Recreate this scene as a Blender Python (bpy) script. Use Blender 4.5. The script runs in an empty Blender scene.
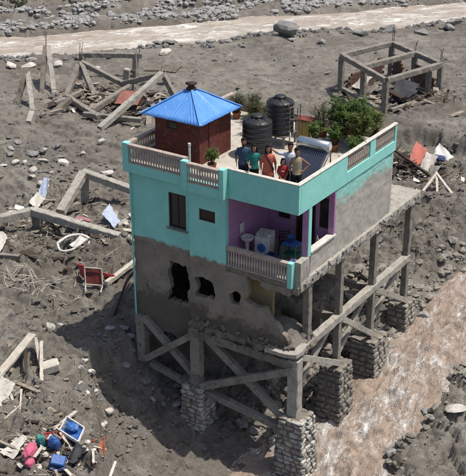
import bpy, bmesh, math, random
import numpy as np
from mathutils import Vector, Matrix, Euler
random.seed(7); RNG = np.random.default_rng(7)
S = bpy.context.scene; COL = S.collection
R = math.radians
# ---------------------------------------------------------------- camera
cam = bpy.data.cameras.new('camera'); cam.sensor_fit = 'HORIZONTAL'; cam.sensor_width = 36
cam.lens = 36 * 1100 / 466; cam.clip_start = 0.5; cam.clip_end = 2000
co = bpy.data.objects.new('camera', cam); COL.objects.link(co)
co.location = (17.216, -30.824, 22.369)
co.rotation_euler = (R(90 - 25), 0, R(33))
S.camera = co
# ---------------------------------------------------------------- sky and sun
SUN_DIR = Vector((3.2, 1.55, 9.0)).normalized()
w = bpy.data.worlds.new('World'); S.world = w; w.use_nodes = True
nt = w.node_tree; bg = nt.nodes['Background']
sky = nt.nodes.new('ShaderNodeTexSky'); sky.sky_type = 'NISHITA'; sky.sun_disc = False
sky.sun_elevation = math.asin(SUN_DIR.z); sky.sun_rotation = math.atan2(SUN_DIR.x, SUN_DIR.y)
sky.air_density = 1.0; sky.dust_density = 2.5; sky.ozone_density = 1.0
nt.links.new(sky.outputs[0], bg.inputs[0]); bg.inputs[1].default_value = 0.11
sl = bpy.data.lights.new('sun', 'SUN'); sl.energy = 4.2; sl.angle = R(0.5); sl.color = (1.0, 0.95, 0.87)
so = bpy.data.objects.new('sun', sl); COL.objects.link(so); so.location = (30, 20, 60)
so.rotation_euler = (-SUN_DIR).to_track_quat('-Z', 'Y').to_euler()
S.view_settings.view_transform = 'Standard'; S.view_settings.look = 'None'
S.view_settings.exposure = 0.16; S.view_settings.gamma = 1.0; S.view_settings.use_curve_mapping = False
S.render.engine = 'CYCLES'
# ---------------------------------------------------------------- materials
def nodes(name):
    m = bpy.data.materials.new(name); m.use_nodes = True
    t = m.node_tree; b = t.nodes['Principled BSDF']
    if 'Specular IOR Level' in b.inputs: b.inputs['Specular IOR Level'].default_value = 0.3
    return m, t, b
def N(t, kind, **kw):
    n = t.nodes.new('ShaderNode' + kind)
    for k, v in kw.items():
        if k.startswith('i_'): n.inputs[int(k[2:]) if k[2:].isdigit() else k[2:]].default_value = v
        else: setattr(n, k, v)
    return n
def ramp(t, src, stops):
    r = t.nodes.new('ShaderNodeValToRGB'); e = r.color_ramp.elements
    while len(e) < len(stops): e.new(0.5)
    for q, (p, c) in zip(e, stops):
        q.position = p; q.color = (c, c, c, 1) if isinstance(c, (int, float)) else (*c, 1)
    t.links.new(src, r.inputs[0]); return r.outputs[0]
def noise(t, vec, scale, detail=5, rough=0.6, dist=0.0):
    n = t.nodes.new('ShaderNodeTexNoise'); n.inputs['Scale'].default_value = scale
    n.inputs['Detail'].default_value = detail; n.inputs['Roughness'].default_value = rough
    n.inputs['Distortion'].default_value = dist
    if vec is not None: t.links.new(vec, n.inputs['Vector'])
    return n.outputs[0]
def mixc(t, fac, a, b, mode='MIX'):
    n = t.nodes.new('ShaderNodeMix'); n.data_type = 'RGBA'; n.blend_type = mode
    for sock, v in ((n.inputs[0], fac), (n.inputs[6], a), (n.inputs[7], b)):
        if hasattr(v, 'links'): t.links.new(v, sock)
        else: sock.default_value = v if not isinstance(v, tuple) else (*v, 1)
    return n.outputs[2]
def mth(t, op, a, b=None):
    n = t.nodes.new('ShaderNodeMath'); n.operation = op
    for sock, v in ((n.inputs[0], a), (n.inputs[1], b)):
        if v is None: continue
        if hasattr(v, 'links'): t.links.new(v, sock)
        else: sock.default_value = v
    return n.outputs[0]
def bump(t, b, h, strength, dist=0.02):
    n = t.nodes.new('ShaderNodeBump'); n.inputs['Strength'].default_value = strength; n.inputs['Distance'].default_value = dist
    t.links.new(h, n.inputs['Height']); t.links.new(n.outputs[0], b.inputs['Normal'])
def wpos(t): return t.nodes.new('ShaderNodeNewGeometry').outputs['Position']
def opos(t): return t.nodes.new('ShaderNodeTexCoord').outputs['Object']
def sep(t, v):
    n = t.nodes.new('ShaderNodeSeparateXYZ'); t.links.new(v, n.inputs[0]); return n.outputs
def vscale(t, v, s):
    n = t.nodes.new('ShaderNodeMapping'); n.inputs['Scale'].default_value = s; t.links.new(v, n.inputs['Vector']); return n.outputs[0]
def pmat(name, c1, c2, scale=3.0, rough=0.85, bstr=0.4, bscale=40.0, c3=None, metal=0.0, spec=0.3, obj=False, rand=0.0):
    m, t, b = nodes(name); p = opos(t) if obj else wpos(t)
    f = ramp(t, noise(t, p, scale, 6, 0.62), [(0.32, 0.0), (0.68, 1.0)])
    c = mixc(t, f, c1, c2)
    if c3:
        f3 = ramp(t, noise(t, p, scale * 2.7, 5, 0.65, 0.4), [(0.52, 0.0), (0.66, 1.0)])
        c = mixc(t, f3, c, c3)
    if rand:
        oi = t.nodes.new('ShaderNodeObjectInfo').outputs['Random']
        hs = t.nodes.new('ShaderNodeHueSaturation'); t.links.new(c, hs.inputs['Color'])
        t.links.new(mth(t, 'ADD', mth(t, 'MULTIPLY', oi, 2 * rand), 1 - rand), hs.inputs['Value']); c = hs.outputs[0]
    t.links.new(c, b.inputs['Base Color'])
    b.inputs['Roughness'].default_value = rough; b.inputs['Metallic'].default_value = metal
    if 'Specular IOR Level' in b.inputs: b.inputs['Specular IOR Level'].default_value = spec
    if bstr: bump(t, b, noise(t, p, bscale, 4, 0.65), bstr, 0.02)
    return m
M = {}
M['concrete'] = pmat('concrete', (0.275, 0.25, 0.212), (0.185, 0.168, 0.142), 1.6, 0.92, 0.6, 30, (0.13, 0.115, 0.098))
M['pale_concrete'] = pmat('pale_concrete', (0.40, 0.375, 0.33), (0.29, 0.27, 0.235), 1.8, 0.92, 0.6, 30, (0.21, 0.19, 0.16))
M['mud_concrete'] = pmat('mud_concrete', (0.23, 0.20, 0.165), (0.14, 0.122, 0.10), 1.3, 0.95, 0.9, 18, (0.085, 0.072, 0.06))
M['roof_floor'] = pmat('roof_floor', (0.50, 0.46, 0.40), (0.38, 0.35, 0.30), 1.1, 0.9, 0.4, 25, (0.30, 0.27, 0.23))
M['rail'] = pmat('rail', (0.44, 0.37, 0.31), (0.33, 0.27, 0.23), 4, 0.85, 0.3, 40, (0.20, 0.17, 0.14))
M['coping'] = pmat('coping', (0.62, 0.59, 0.53), (0.48, 0.45, 0.40), 4, 0.85, 0.3, 40, (0.33, 0.30, 0.26))
M['baluster'] = pmat('baluster', (0.50, 0.43, 0.37), (0.36, 0.30, 0.26), 5, 0.8, 0.2, 40)
M['mauve'] = pmat('mauve', (0.43, 0.22, 0.40), (0.36, 0.18, 0.34), 1.5, 0.8, 0.2, 30, (0.30, 0.17, 0.28))
M['ochre'] = pmat('ochre', (0.52, 0.38, 0.20), (0.36, 0.27, 0.15), 1.5, 0.9, 0.4, 30)
M['maroon'] = pmat('maroon', (0.125, 0.030, 0.024), (0.085, 0.024, 0.02), 2.2, 0.85, 0.3, 30, (0.15, 0.06, 0.045))
M['dark_wood'] = pmat('dark_wood', (0.055, 0.035, 0.025), (0.035, 0.023, 0.018), 6, 0.7, 0.3, 40)
M['wood'] = pmat('wood', (0.36, 0.31, 0.25), (0.22, 0.185, 0.145), 4, 0.85, 0.5, 50, (0.14, 0.11, 0.085))
M['pale_wood'] = pmat('pale_wood', (0.55, 0.50, 0.43), (0.38, 0.34, 0.28), 4, 0.85, 0.4, 50)
M['rebar'] = pmat('rebar', (0.10, 0.05, 0.03), (0.05, 0.03, 0.022), 12, 0.7, 0.2, 60, metal=0.3)
M['steel'] = pmat('steel', (0.26, 0.25, 0.235), (0.17, 0.155, 0.14), 6, 0.5, 0.1, 60, metal=0.5)
M['silver'] = pmat('silver', (0.62, 0.63, 0.64), (0.52, 0.53, 0.55), 4, 0.28, 0.05, 60, metal=0.85)
M['tank'] = pmat('tank', (0.014, 0.014, 0.016), (0.025, 0.025, 0.026), 3, 0.42, 0.1, 40, spec=0.45)
M['white'] = pmat('white', (0.66, 0.645, 0.61), (0.50, 0.48, 0.44), 4, 0.6, 0.1, 40, (0.36, 0.33, 0.285))
M['sheet_white'] = pmat('sheet_white', (0.60, 0.57, 0.51), (0.46, 0.425, 0.365), 3, 0.7, 0.2, 30, (0.34, 0.30, 0.25))
M['sheet_blue'] = pmat('sheet_blue', (0.40, 0.47, 0.60), (0.33, 0.38, 0.48), 3, 0.5, 0.2, 30, (0.36, 0.34, 0.32))
M['sheet_pink'] = pmat('sheet_pink', (0.42, 0.20, 0.24), (0.34, 0.17, 0.19), 3, 0.7, 0.2, 30, (0.25, 0.19, 0.17))
M['roof_red'] = pmat('roof_red', (0.30, 0.105, 0.085), (0.22, 0.08, 0.065), 2, 0.8, 0.2, 30, (0.21, 0.155, 0.125))
M['sheet_red'] = pmat('sheet_red', (0.52, 0.15, 0.11), (0.40, 0.12, 0.09), 3, 0.7, 0.2, 30, (0.30, 0.14, 0.11))
M['rust_red'] = pmat('rust_red', (0.20, 0.045, 0.035), (0.13, 0.032, 0.028), 3, 0.7, 0.2, 30)
M['cream_tile'] = pmat('cream_tile', (0.60, 0.55, 0.40), (0.46, 0.42, 0.31), 3, 0.6, 0.2, 30, (0.30, 0.27, 0.21))
M['blue_plastic'] = pmat('blue_plastic', (0.025, 0.13, 0.42), (0.02, 0.09, 0.30), 5, 0.45, 0.2, 30, (0.20, 0.175, 0.145))
M['navy_cloth'] = pmat('navy_cloth', (0.03, 0.06, 0.18), (0.022, 0.04, 0.11), 6, 0.9, 0.4, 30, (0.20, 0.175, 0.145))
M['teal_plastic'] = pmat('teal_plastic', (0.03, 0.33, 0.29), (0.02, 0.22, 0.20), 5, 0.5, 0.2, 30, (0.20, 0.175, 0.145))
M['pink_cloth'] = pmat('pink_cloth', (0.60, 0.12, 0.22), (0.45, 0.08, 0.15), 6, 0.9, 0.5, 30, (0.20, 0.175, 0.145))
M['red_plastic'] = pmat('red_plastic', (0.46, 0.045, 0.055), (0.32, 0.035, 0.04), 5, 0.5, 0.2, 30, (0.20, 0.175, 0.145))
M['orange_plastic'] = pmat('orange_plastic', (0.55, 0.17, 0.08), (0.42, 0.13, 0.07), 5, 0.5, 0.2, 30, (0.20, 0.175, 0.145))
M['yellow_paint'] = pmat('yellow_paint', (0.42, 0.31, 0.10), (0.33, 0.25, 0.09), 5, 0.6, 0.2, 30)
M['green_plastic'] = pmat('green_plastic', (0.02, 0.14, 0.09), (0.016, 0.10, 0.07), 5, 0.5, 0.2, 30)
M['terracotta'] = pmat('terracotta', (0.32, 0.13, 0.075), (0.24, 0.10, 0.06), 5, 0.85, 0.3, 30)
M['dark_cloth'] = pmat('dark_cloth', (0.035, 0.036, 0.042), (0.06, 0.06, 0.065), 3, 0.9, 0.5, 12)
M['brick'] = pmat('brick', (0.155, 0.078, 0.058), (0.11, 0.065, 0.05), 2, 0.9, 0.5, 30, (0.17, 0.145, 0.118))
M['rock'] = pmat('rock', (0.285, 0.28, 0.27), (0.18, 0.175, 0.167), 2.2, 0.9, 0.6, 14, (0.145, 0.135, 0.125), rand=0.3)
M['pale_rock'] = pmat('pale_rock', (0.56, 0.53, 0.475), (0.42, 0.39, 0.345), 2.2, 0.9, 0.5, 14, (0.33, 0.30, 0.26), rand=0.15)
M['stone'] = pmat('stone', (0.27, 0.25, 0.215), (0.17, 0.155, 0.132), 3.0, 0.92, 0.7, 18, (0.105, 0.093, 0.08), rand=0.3)
M['pier_stone'] = pmat('pier_stone', (0.43, 0.41, 0.37), (0.27, 0.255, 0.225), 3.0, 0.92, 0.7, 18, (0.17, 0.155, 0.135), rand=0.3)
M['bark'] = pmat('bark', (0.13, 0.095, 0.065), (0.08, 0.06, 0.042), 8, 0.9, 0.4, 40)
M['twig'] = pmat('twig', (0.20, 0.165, 0.125), (0.10, 0.08, 0.06), 6, 0.9, 0.3, 40)
M['glass'] = pmat('glass', (0.02, 0.022, 0.024), (0.03, 0.03, 0.03), 2, 0.12, 0.0, 10, spec=0.5)
M['curtain'] = pmat('curtain', (0.30, 0.26, 0.22), (0.20, 0.17, 0.15), 6, 0.9, 0.3, 20)
M['yellow_curtain'] = pmat('yellow_curtain', (0.45, 0.33, 0.08), (0.34, 0.25, 0.06), 6, 0.9, 0.3, 20)

def leaf_mat(name, a, b_):
    m, t, b = nodes(name); p = wpos(t)
    f = ramp(t, noise(t, p, 5.0, 4, 0.7), [(0.3, 0.0), (0.7, 1.0)])
    t.links.new(mixc(t, f, a, b_), b.inputs['Base Color']); b.inputs['Roughness'].default_value = 0.55
    tr = t.nodes.new('ShaderNodeBsdfTranslucent'); tr.inputs[0].default_value = (a[0] * 1.3, a[1] * 1.4, a[2] * .8, 1)
    ms = t.nodes.new('ShaderNodeMixShader'); ms.inputs[0].default_value = 0.3
    out = t.nodes['Material Output']
    t.links.new(b.outputs[0], ms.inputs[1]); t.links.new(tr.outputs[0], ms.inputs[2]); t.links.new(ms.outputs[0], out.inputs[0])
    return m
M['leaf'] = leaf_mat('leaf', (0.105, 0.175, 0.038), (0.06, 0.11, 0.026))
M['leaf_yellow'] = leaf_mat('leaf_yellow', (0.20, 0.23, 0.055), (0.12, 0.15, 0.04))
M['leaf_dull'] = leaf_mat('leaf_dull', (0.10, 0.115, 0.055), (0.07, 0.075, 0.04))

def paint_mat(name, thresh, soft, amp, blotch=0.0, wet=None, turq=(0.29, 0.67, 0.605), gr=((0.285, 0.25, 0.205), (0.185, 0.16, 0.13), (0.12, 0.102, 0.083))):
    """turquoise paint that has come off, or is caked with mud, below a ragged line"""
    m, t, b = nodes(name); p = wpos(t); z = sep(t, p)[2]
    n1 = noise(t, p, 0.9, 5, 0.6); n2 = noise(t, p, 5.0, 6, 0.7)
    h = mth(t, 'ADD', z, mth(t, 'MULTIPLY', mth(t, 'SUBTRACT', n1, 0.5), amp))
    h = mth(t, 'ADD', h, mth(t, 'MULTIPLY', mth(t, 'SUBTRACT', n2, 0.5), 0.35 + blotch))
    f = t.nodes.new('ShaderNodeMapRange'); f.inputs[1].default_value = thresh - soft; f.inputs[2].default_value = thresh + soft
    t.links.new(h, f.inputs[0]); f = f.outputs[0]
    streak = noise(t, vscale(t, p, (2.2, 2.2, 0.45)), 2.2, 5, 0.7)
    sf = ramp(t, streak, [(0.54, 0.0), (0.80, 0.4)])
    pc = mixc(t, ramp(t, noise(t, p, 1.4, 5, .6), [(.3, 0.), (.7, 1.)]), turq, (turq[0] * .8, turq[1] * .86, turq[2] * .86))  # the paint's own turquoise, mottled at random with a deeper tone
    pc = mixc(t, sf, pc, (0.22, 0.40, 0.36))
    chips = ramp(t, noise(t, p, 9.0, 6, 0.7, .5), [(0.66, 0.0), (0.71, 0.8)])
    pc = mixc(t, chips, pc, (0.33, 0.33, 0.29))
    g = mixc(t, ramp(t, noise(t, p, 1.7, 6, .66), [(.3, 0.), (.7, 1.)]), gr[0], gr[1])
    g = mixc(t, ramp(t, noise(t, p, 6.5, 6, .7, .5), [(.54, 0.), (.7, .8)]), g, gr[2])
    if wet is not None:
        fw = t.nodes.new('ShaderNodeMapRange'); fw.inputs[1].default_value = wet + .14; fw.inputs[2].default_value = wet - .22
        t.links.new(mth(t, 'ADD', z, mth(t, 'ADD', mth(t, 'MULTIPLY', mth(t, 'SUBTRACT', noise(t, p, 1.1, 5, .62, .5), .5), 2.6), mth(t, 'MULTIPLY', mth(t, 'SUBTRACT', n2, .5), 1.0))), fw.inputs[0])
        g = mixc(t, mth(t, 'MULTIPLY', fw.outputs[0], .85), g, (0.088, 0.074, 0.060))
    t.links.new(mixc(t, f, g, pc), b.inputs['Base Color']); b.inputs['Roughness'].default_value = 0.82
    hb = mth(t, 'ADD', noise(t, p, 28, 5, .7), mth(t, 'MULTIPLY', f, 0.35))
    bump(t, b, hb, 0.55, 0.02)
    return m
M['paint_front'] = paint_mat('paint_front', 4.16, 0.05, 0.6)
M['paint'] = paint_mat('paint', -50.0, 0.05, 0.6)
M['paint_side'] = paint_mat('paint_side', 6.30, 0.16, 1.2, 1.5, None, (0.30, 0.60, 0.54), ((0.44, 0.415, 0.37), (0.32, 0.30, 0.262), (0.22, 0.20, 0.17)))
M['plaster'] = paint_mat('plaster', 50.0, 0.05, 0.6, 0.0, 2.0)

# ---------------------------------------------------------------- object helpers
def link(o, parent=None):
    COL.objects.link(o)
    if parent is not None: o.parent = parent
    return o
def tag(o, label=None, cat=None, group=None, kind=None):
    if label: o['label'] = label
    if cat: o['category'] = cat
    if group: o['group'] = group
    if kind: o['kind'] = kind
    return o
def thing(name, label, cat, loc=(0, 0, 0), rz=0.0, group=None):
    o = bpy.data.objects.new(name, None); o.empty_display_size = 0.2
    o.location = loc; o.rotation_euler = (0, 0, rz); link(o)
    return tag(o, label, cat, group)
def fast_mesh(name, V, F, smooth=False):
    """V (n,3) array, F (m,k) array of equal-size faces"""
    V = np.asarray(V, np.float32); F = np.asarray(F, np.int32); k = F.shape[1]
    me = bpy.data.meshes.new(name)
    me.vertices.add(len(V)); me.vertices.foreach_set('co', V.ravel())
    me.loops.add(F.size); me.loops.foreach_set('vertex_index', F.ravel())
    me.polygons.add(len(F)); me.polygons.foreach_set('loop_start', np.arange(0, F.size, k, dtype=np.int32))
    me.polygons.foreach_set('loop_total', np.full(len(F), k, np.int32))
    me.polygons.foreach_set('use_smooth', np.full(len(F), smooth, bool))
    me.update(calc_edges=True); me.validate(); return me
class MB:
    """collects shapes in world coordinates, builds ONE mesh object"""
    def __init__(s): s.v = []; s.f = []; s.sm = []
    def add(s, vs, fs, smooth=False):
        o = len(s.v); s.v += [tuple(map(float, q)) for q in vs]; s.f += [tuple(i + o for i in q) for q in fs]; s.sm += [smooth] * len(fs); return s
    def box(s, x0, x1, y0, y1, z0, z1):
        vs = [(x, y, z) for z in (z0, z1) for x, y in ((x0, y0), (x1, y0), (x1, y1), (x0, y1))]
        return s.add(vs, [(3, 2, 1, 0), (4, 5, 6, 7), (0, 1, 5, 4), (1, 2, 6, 5), (2, 3, 7, 6), (3, 0, 4, 7)])
    def cbox(s, c, size, rot=None, bev=0.0):
        a, b, d = (q / 2 for q in size); m = Euler(rot).to_matrix() if rot else Matrix.Identity(3)
        c = Vector(c)
        if bev:
            e = bev; vs = []; 
            prof = [(-a, -b + e), (-a + e, -b), (a - e, -b), (a, -b + e), (a, b - e), (a - e, b), (-a + e, b), (-a, b - e)]
            pin = [(x * (1 - e / a), y * (1 - e / b)) for x, y in prof]
            for z, pr in ((-d, pin), (-d + e, prof), (d - e, prof), (d, pin)): vs += [c + m @ Vector((x, y, z)) for x, y in pr]
            fs = [tuple(range(7, -1, -1)), tuple(range(24, 32))]
            for L in range(3):
                for i in range(8): fs.append((L * 8 + i, L * 8 + (i + 1) % 8, L * 8 + 8 + (i + 1) % 8, L * 8 + 8 + i))
            return s.add(vs, fs)
        vs = [c + m @ Vector((x, y, z)) for z in (-d, d) for x, y in ((-a, -b), (a, -b), (a, b), (-a, b))]
        return s.add(vs, [(3, 2, 1, 0), (4, 5, 6, 7), (0, 1, 5, 4), (1, 2, 6, 5), (2, 3, 7, 6), (3, 0, 4, 7)])
    def bar(s, p0, p1, w, h, up=(0, 0, 1), cham=0.08, jit=0.0, seg=None, twist=0.0, w1=None, h1=None, ragged=0.0):
        """chamfered, slightly uneven bar from p0 to p1"""
        p0 = Vector(p0); p1 = Vector(p1); d = p1 - p0; L = d.length; d.normalize(); u = Vector(up)
        if abs(d.dot(u)) > 0.95: u = Vector((0, 1, 0))
        r = d.cross(u).normalized(); u = r.cross(d).normalized()
        n = seg or (max(1, int(L / 0.25)) if jit else 1); w1 = w1 or w; h1 = h1 or h
        vs = []; K = 8
        for i in range(n + 1):
            t = i / n; W = (w + (w1 - w) * t) / 2; H = (h + (h1 - h) * t) / 2; e = cham * min(W, H) * 2
            pr = [(-W, -H + e), (-W + e, -H), (W - e, -H), (W, -H + e), (W, H - e), (W - e, H), (-W + e, H), (-W, H - e)]
            c = p0 + d * (L * t)
            for x, y in pr:
                q = c + r * (x + random.uniform(-jit, jit)) + u * (y + random.uniform(-jit, jit))
                if ragged and i in (0, n): q += d * random.uniform(-ragged, ragged)
                vs.append(q)
        fs = [tuple(range(K)), tuple(range(n * K + K - 1, n * K - 1, -1))]
        for i in range(n):
            for k in range(K): fs.append((i * K + (k + 1) % K, i * K + k, (i + 1) * K + k, (i + 1) * K + (k + 1) % K))
        return s.add(vs, fs)
    def tube(s, pts, rad, n=8, smooth=True, cap=True):
        pts = [Vector(p) for p in pts]; m = len(pts); rads = rad if isinstance(rad, (list, tuple)) else [rad] * m
        vs = []; u = None
        for i, p in enumerate(pts):
            d = (pts[min(i + 1, m - 1)] - pts[max(i - 1, 0)])
            if d.length < 1e-9: d = Vector((0, 0, 1))
            d.normalize()
            if u is None: u = Vector((0, 0, 1)) if abs(d.z) < 0.9 else Vector((1, 0, 0))
            r = d.cross(u).normalized(); u = r.cross(d).normalized()
            for k in range(n):
                a = 2 * math.pi * k / n; vs.append(p + (r * math.cos(a) + u * math.sin(a)) * rads[i])
        fs = []
        for i in range(m - 1):
            for k in range(n): fs.append((i * n + k, (i + 1) * n + k, (i + 1) * n + (k + 1) % n, i * n + (k + 1) % n))
        s.add(vs, fs, smooth)
        if cap: s.add([vs[k] for k in range(n)] + [vs[(m - 1) * n + k] for k in range(n)], [tuple(range(n)), tuple(range(2 * n - 1, n - 1, -1))])
        return s
    def lathe(s, prof, c=(0, 0, 0), n=24, smooth=True):
        vs = []; m = len(prof)
        for r, z in prof:
            for k in range(n):
                a = 2 * math.pi * k / n; vs.append((c[0] + r * math.cos(a), c[1] + r * math.sin(a), c[2] + z))
        fs = []
        for i in range(m - 1):
            for k in range(n): fs.append((i * n + k, i * n + (k + 1) % n, (i + 1) * n + (k + 1) % n, (i + 1) * n + k))
        fs.append(tuple(range(n - 1, -1, -1))); fs.append(tuple((m - 1) * n + k for k in range(n)))
        return s.add(vs, fs, smooth)
    def sheet(s, corners, th, nx=8, ny=8, warp=0.03, ragged=0.0, bend=0.0):
        """thin warped board between four corners (real thickness)"""
        a, b, c, d = [Vector(q) for q in corners]; nrm = (b - a).cross(d - a).normalized()
        ph = [random.uniform(0, 6.3) for _ in range(4)]; top = []
        for j in range(ny + 1):
            for i in range(nx + 1):
                u = i / nx; v = j / ny
                p = a * (1 - u) * (1 - v) + b * u * (1 - v) + c * u * v + d * (1 - u) * v
                k = warp * (math.sin(3.1 * u + ph[0]) * math.cos(2.7 * v + ph[1]) + .5 * math.sin(7 * u + 5 * v + ph[2])) + bend * math.sin(math.pi * u)
                p = p + nrm * k
                if ragged and (i in (0, nx) or j in (0, ny)): p = p + Vector((random.uniform(-1, 1), random.uniform(-1, 1), random.uniform(-.4, .4))) * ragged
                top.append(p)
        m = len(top); vs = top + [p - nrm * th for p in top]; W = nx + 1; fs = []
        for j in range(ny):
            for i in range(nx):
                q = (j * W + i, j * W + i + 1, (j + 1) * W + i + 1, (j + 1) * W + i)
                fs.append(q); fs.append(tuple(k + m for k in reversed(q)))
        ring = [i for i in range(W)] + [j * W + nx for j in range(1, ny + 1)] + [ny * W + i for i in range(nx - 1, -1, -1)] + [j * W for j in range(ny - 1, 0, -1)]
        for i in range(len(ring)):
            x, y = ring[i], ring[(i + 1) % len(ring)]; fs.append((y, x, x + m, y + m))
        return s.add(vs, fs)
    def build(s, name, mat, parent=None, origin=None):
        org = Vector(origin) if origin else (parent_world(parent) if parent is not None else Vector(s.v[0]))
        me = bpy.data.meshes.new(name)
        V = [(x - org.x, y - org.y, z - org.z) for x, y, z in s.v]
        if parent is not None and abs(world_rz(parent)) > 1e-9:
            c, sn = math.cos(-world_rz(parent)), math.sin(-world_rz(parent)); V = [(x * c - y * sn, x * sn + y * c, z) for x, y, z in V]
        me.from_pydata(V, [], s.f); me.polygons.foreach_set('use_smooth', s.sm); me.update()
        o = bpy.data.objects.new(name, me); me.materials.append(M[mat] if isinstance(mat, str) else mat)
        link(o, parent)
        if parent is None: o.location = org
        return o
def curve(pts, n=5):
    """smooth path through the points"""
    P = [Vector(p) for p in pts]; P = [P[0] * 2 - P[1]] + P + [P[-1] * 2 - P[-2]]; out = []
    for i in range(1, len(P) - 2):
        for k in range(n):
            t = k / n; a, b, c, d = P[i - 1:i + 3]; out.append(.5 * ((2 * b) + (c - a) * t + (2 * a - 5 * b + 4 * c - d) * t * t + (3 * b - a - 3 * c + d) * t ** 3))
    return out + [P[-2]]
def parent_world(p):
    v = Vector((0, 0, 0))
    while p is not None:
        q = Vector(p.location); 
        if p.parent is not None and abs(p.parent.rotation_euler.z) > 1e-9: q = Matrix.Rotation(p.parent.rotation_euler.z, 3, 'Z') @ q
        v += q; p = p.parent
    return v
def world_rz(p):
    a = 0.0
    while p is not None: a += p.rotation_euler.z; p = p.parent
    return a
def inst(name, me, loc, parent=None, rot=(0, 0, 0), scale=(1, 1, 1)):
    """object sharing mesh data; loc is in world coordinates (parents here are unrotated)"""
    o = bpy.data.objects.new(name, me); link(o, parent)
    l = Vector(loc)
    if parent is not None: l = l - parent_world(parent)
    o.location = l; o.rotation_euler = rot; o.scale = scale; return o

# ---------------------------------------------------------------- numpy noise
_perm = RNG.permutation(512).astype(np.int64); _perm = np.concatenate([_perm, _perm])
_g = np.stack([np.cos(np.arange(512) * 2.399963), np.sin(np.arange(512) * 2.399963)], 1)
def perlin(x, y):
    xi = np.floor(x).astype(np.int64); yi = np.floor(y).astype(np.int64); xf = x - xi; yf = y - yi; xi &= 511; yi &= 511
    def gr(a, b, fx, fy):
        g = _g[_perm[(_perm[a & 511] + b) & 511]]; return g[..., 0] * fx + g[..., 1] * fy
    u = xf * xf * xf * (xf * (xf * 6 - 15) + 10); v = yf * yf * yf * (yf * (yf * 6 - 15) + 10)
    a = gr(xi, yi, xf, yf); b = gr(xi + 1, yi, xf - 1, yf); c = gr(xi, yi + 1, xf, yf - 1); d = gr(xi + 1, yi + 1, xf - 1, yf - 1)
    return (a + u * (b - a)) * (1 - v) + (c + u * (d - c)) * v
def fbm(x, y, oct=5, gain=0.5, ridge=False):
    s = 0; a = 1; f = 1.0
    for i in range(oct):
        n = perlin(x * f + 17.3 * i, y * f - 9.1 * i)
        s = s + a * ((1 - 2 * np.abs(n)) - 0.5 if ridge else n); a *= gain; f *= 2.03
    return s
def sstep(a, b, x):
    t = np.clip((x - a) / (b - a), 0, 1); return t * t * (3 - 2 * t)
# ================================================================ TERRAIN
def lines(spec):
    out = [spec[0][0]]
    for (a, b, s0, s1) in spec:
        x = a
        while x < b - 1e-6:
            t = (x - a) / (b - a); x += s0 + (s1 - s0) * t; out.append(min(x, b))
    return np.array(sorted(set(np.round(out, 4))))
GX = lines([(-900, -120, 120, 12), (-120, -75, 8, .4), (-75, -24, .26, .09), (-24, 8, .075, .075), (8, 14, .1, .5), (14, 60, 1, 6), (60, 900, 20, 160)])
GY = lines([(-900, -60, 160, 12), (-60, -14, 8, .3), (-14, -10, .2, .085), (-10, 24, .075, .075), (24, 76, .085, .24), (76, 140, .5, 6), (140, 900, 15, 160)])
FN = np.array([-0.769, 0.639])            # across the far river
def far_s(x, y): return FN[0] * x + FN[1] * y
BANK_Y = [-60, -14, -8, -6, -4.5, -1.8, 0, 1.5, 4, 8, 12, 20, 30, 60]
BANK_X = [1, -.9, -2.7, -4.5, -6.2, -8.7, -7.9, -6.6, -4.6, -3.0, -2.3, -1.7, -1.0, 8]
RIV_Y = [-60, -12, -2, 10, 20, 30, 60]
RIV_L = [-4.0, -0.3, 0.1, 0.55, 0.9, 1.4, 9]
RIV_R = [4.5, 3.3, 3.0, 3.1, 3.3, 4.4, 13]
def stream_z(y): return np.interp(y, [-60, -3, 0, 6, 10, 14, 24, 60], [-4.6, -4.25, -4.0, -2.95, -2.25, -1.85, -1.6, -1.5])
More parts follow.
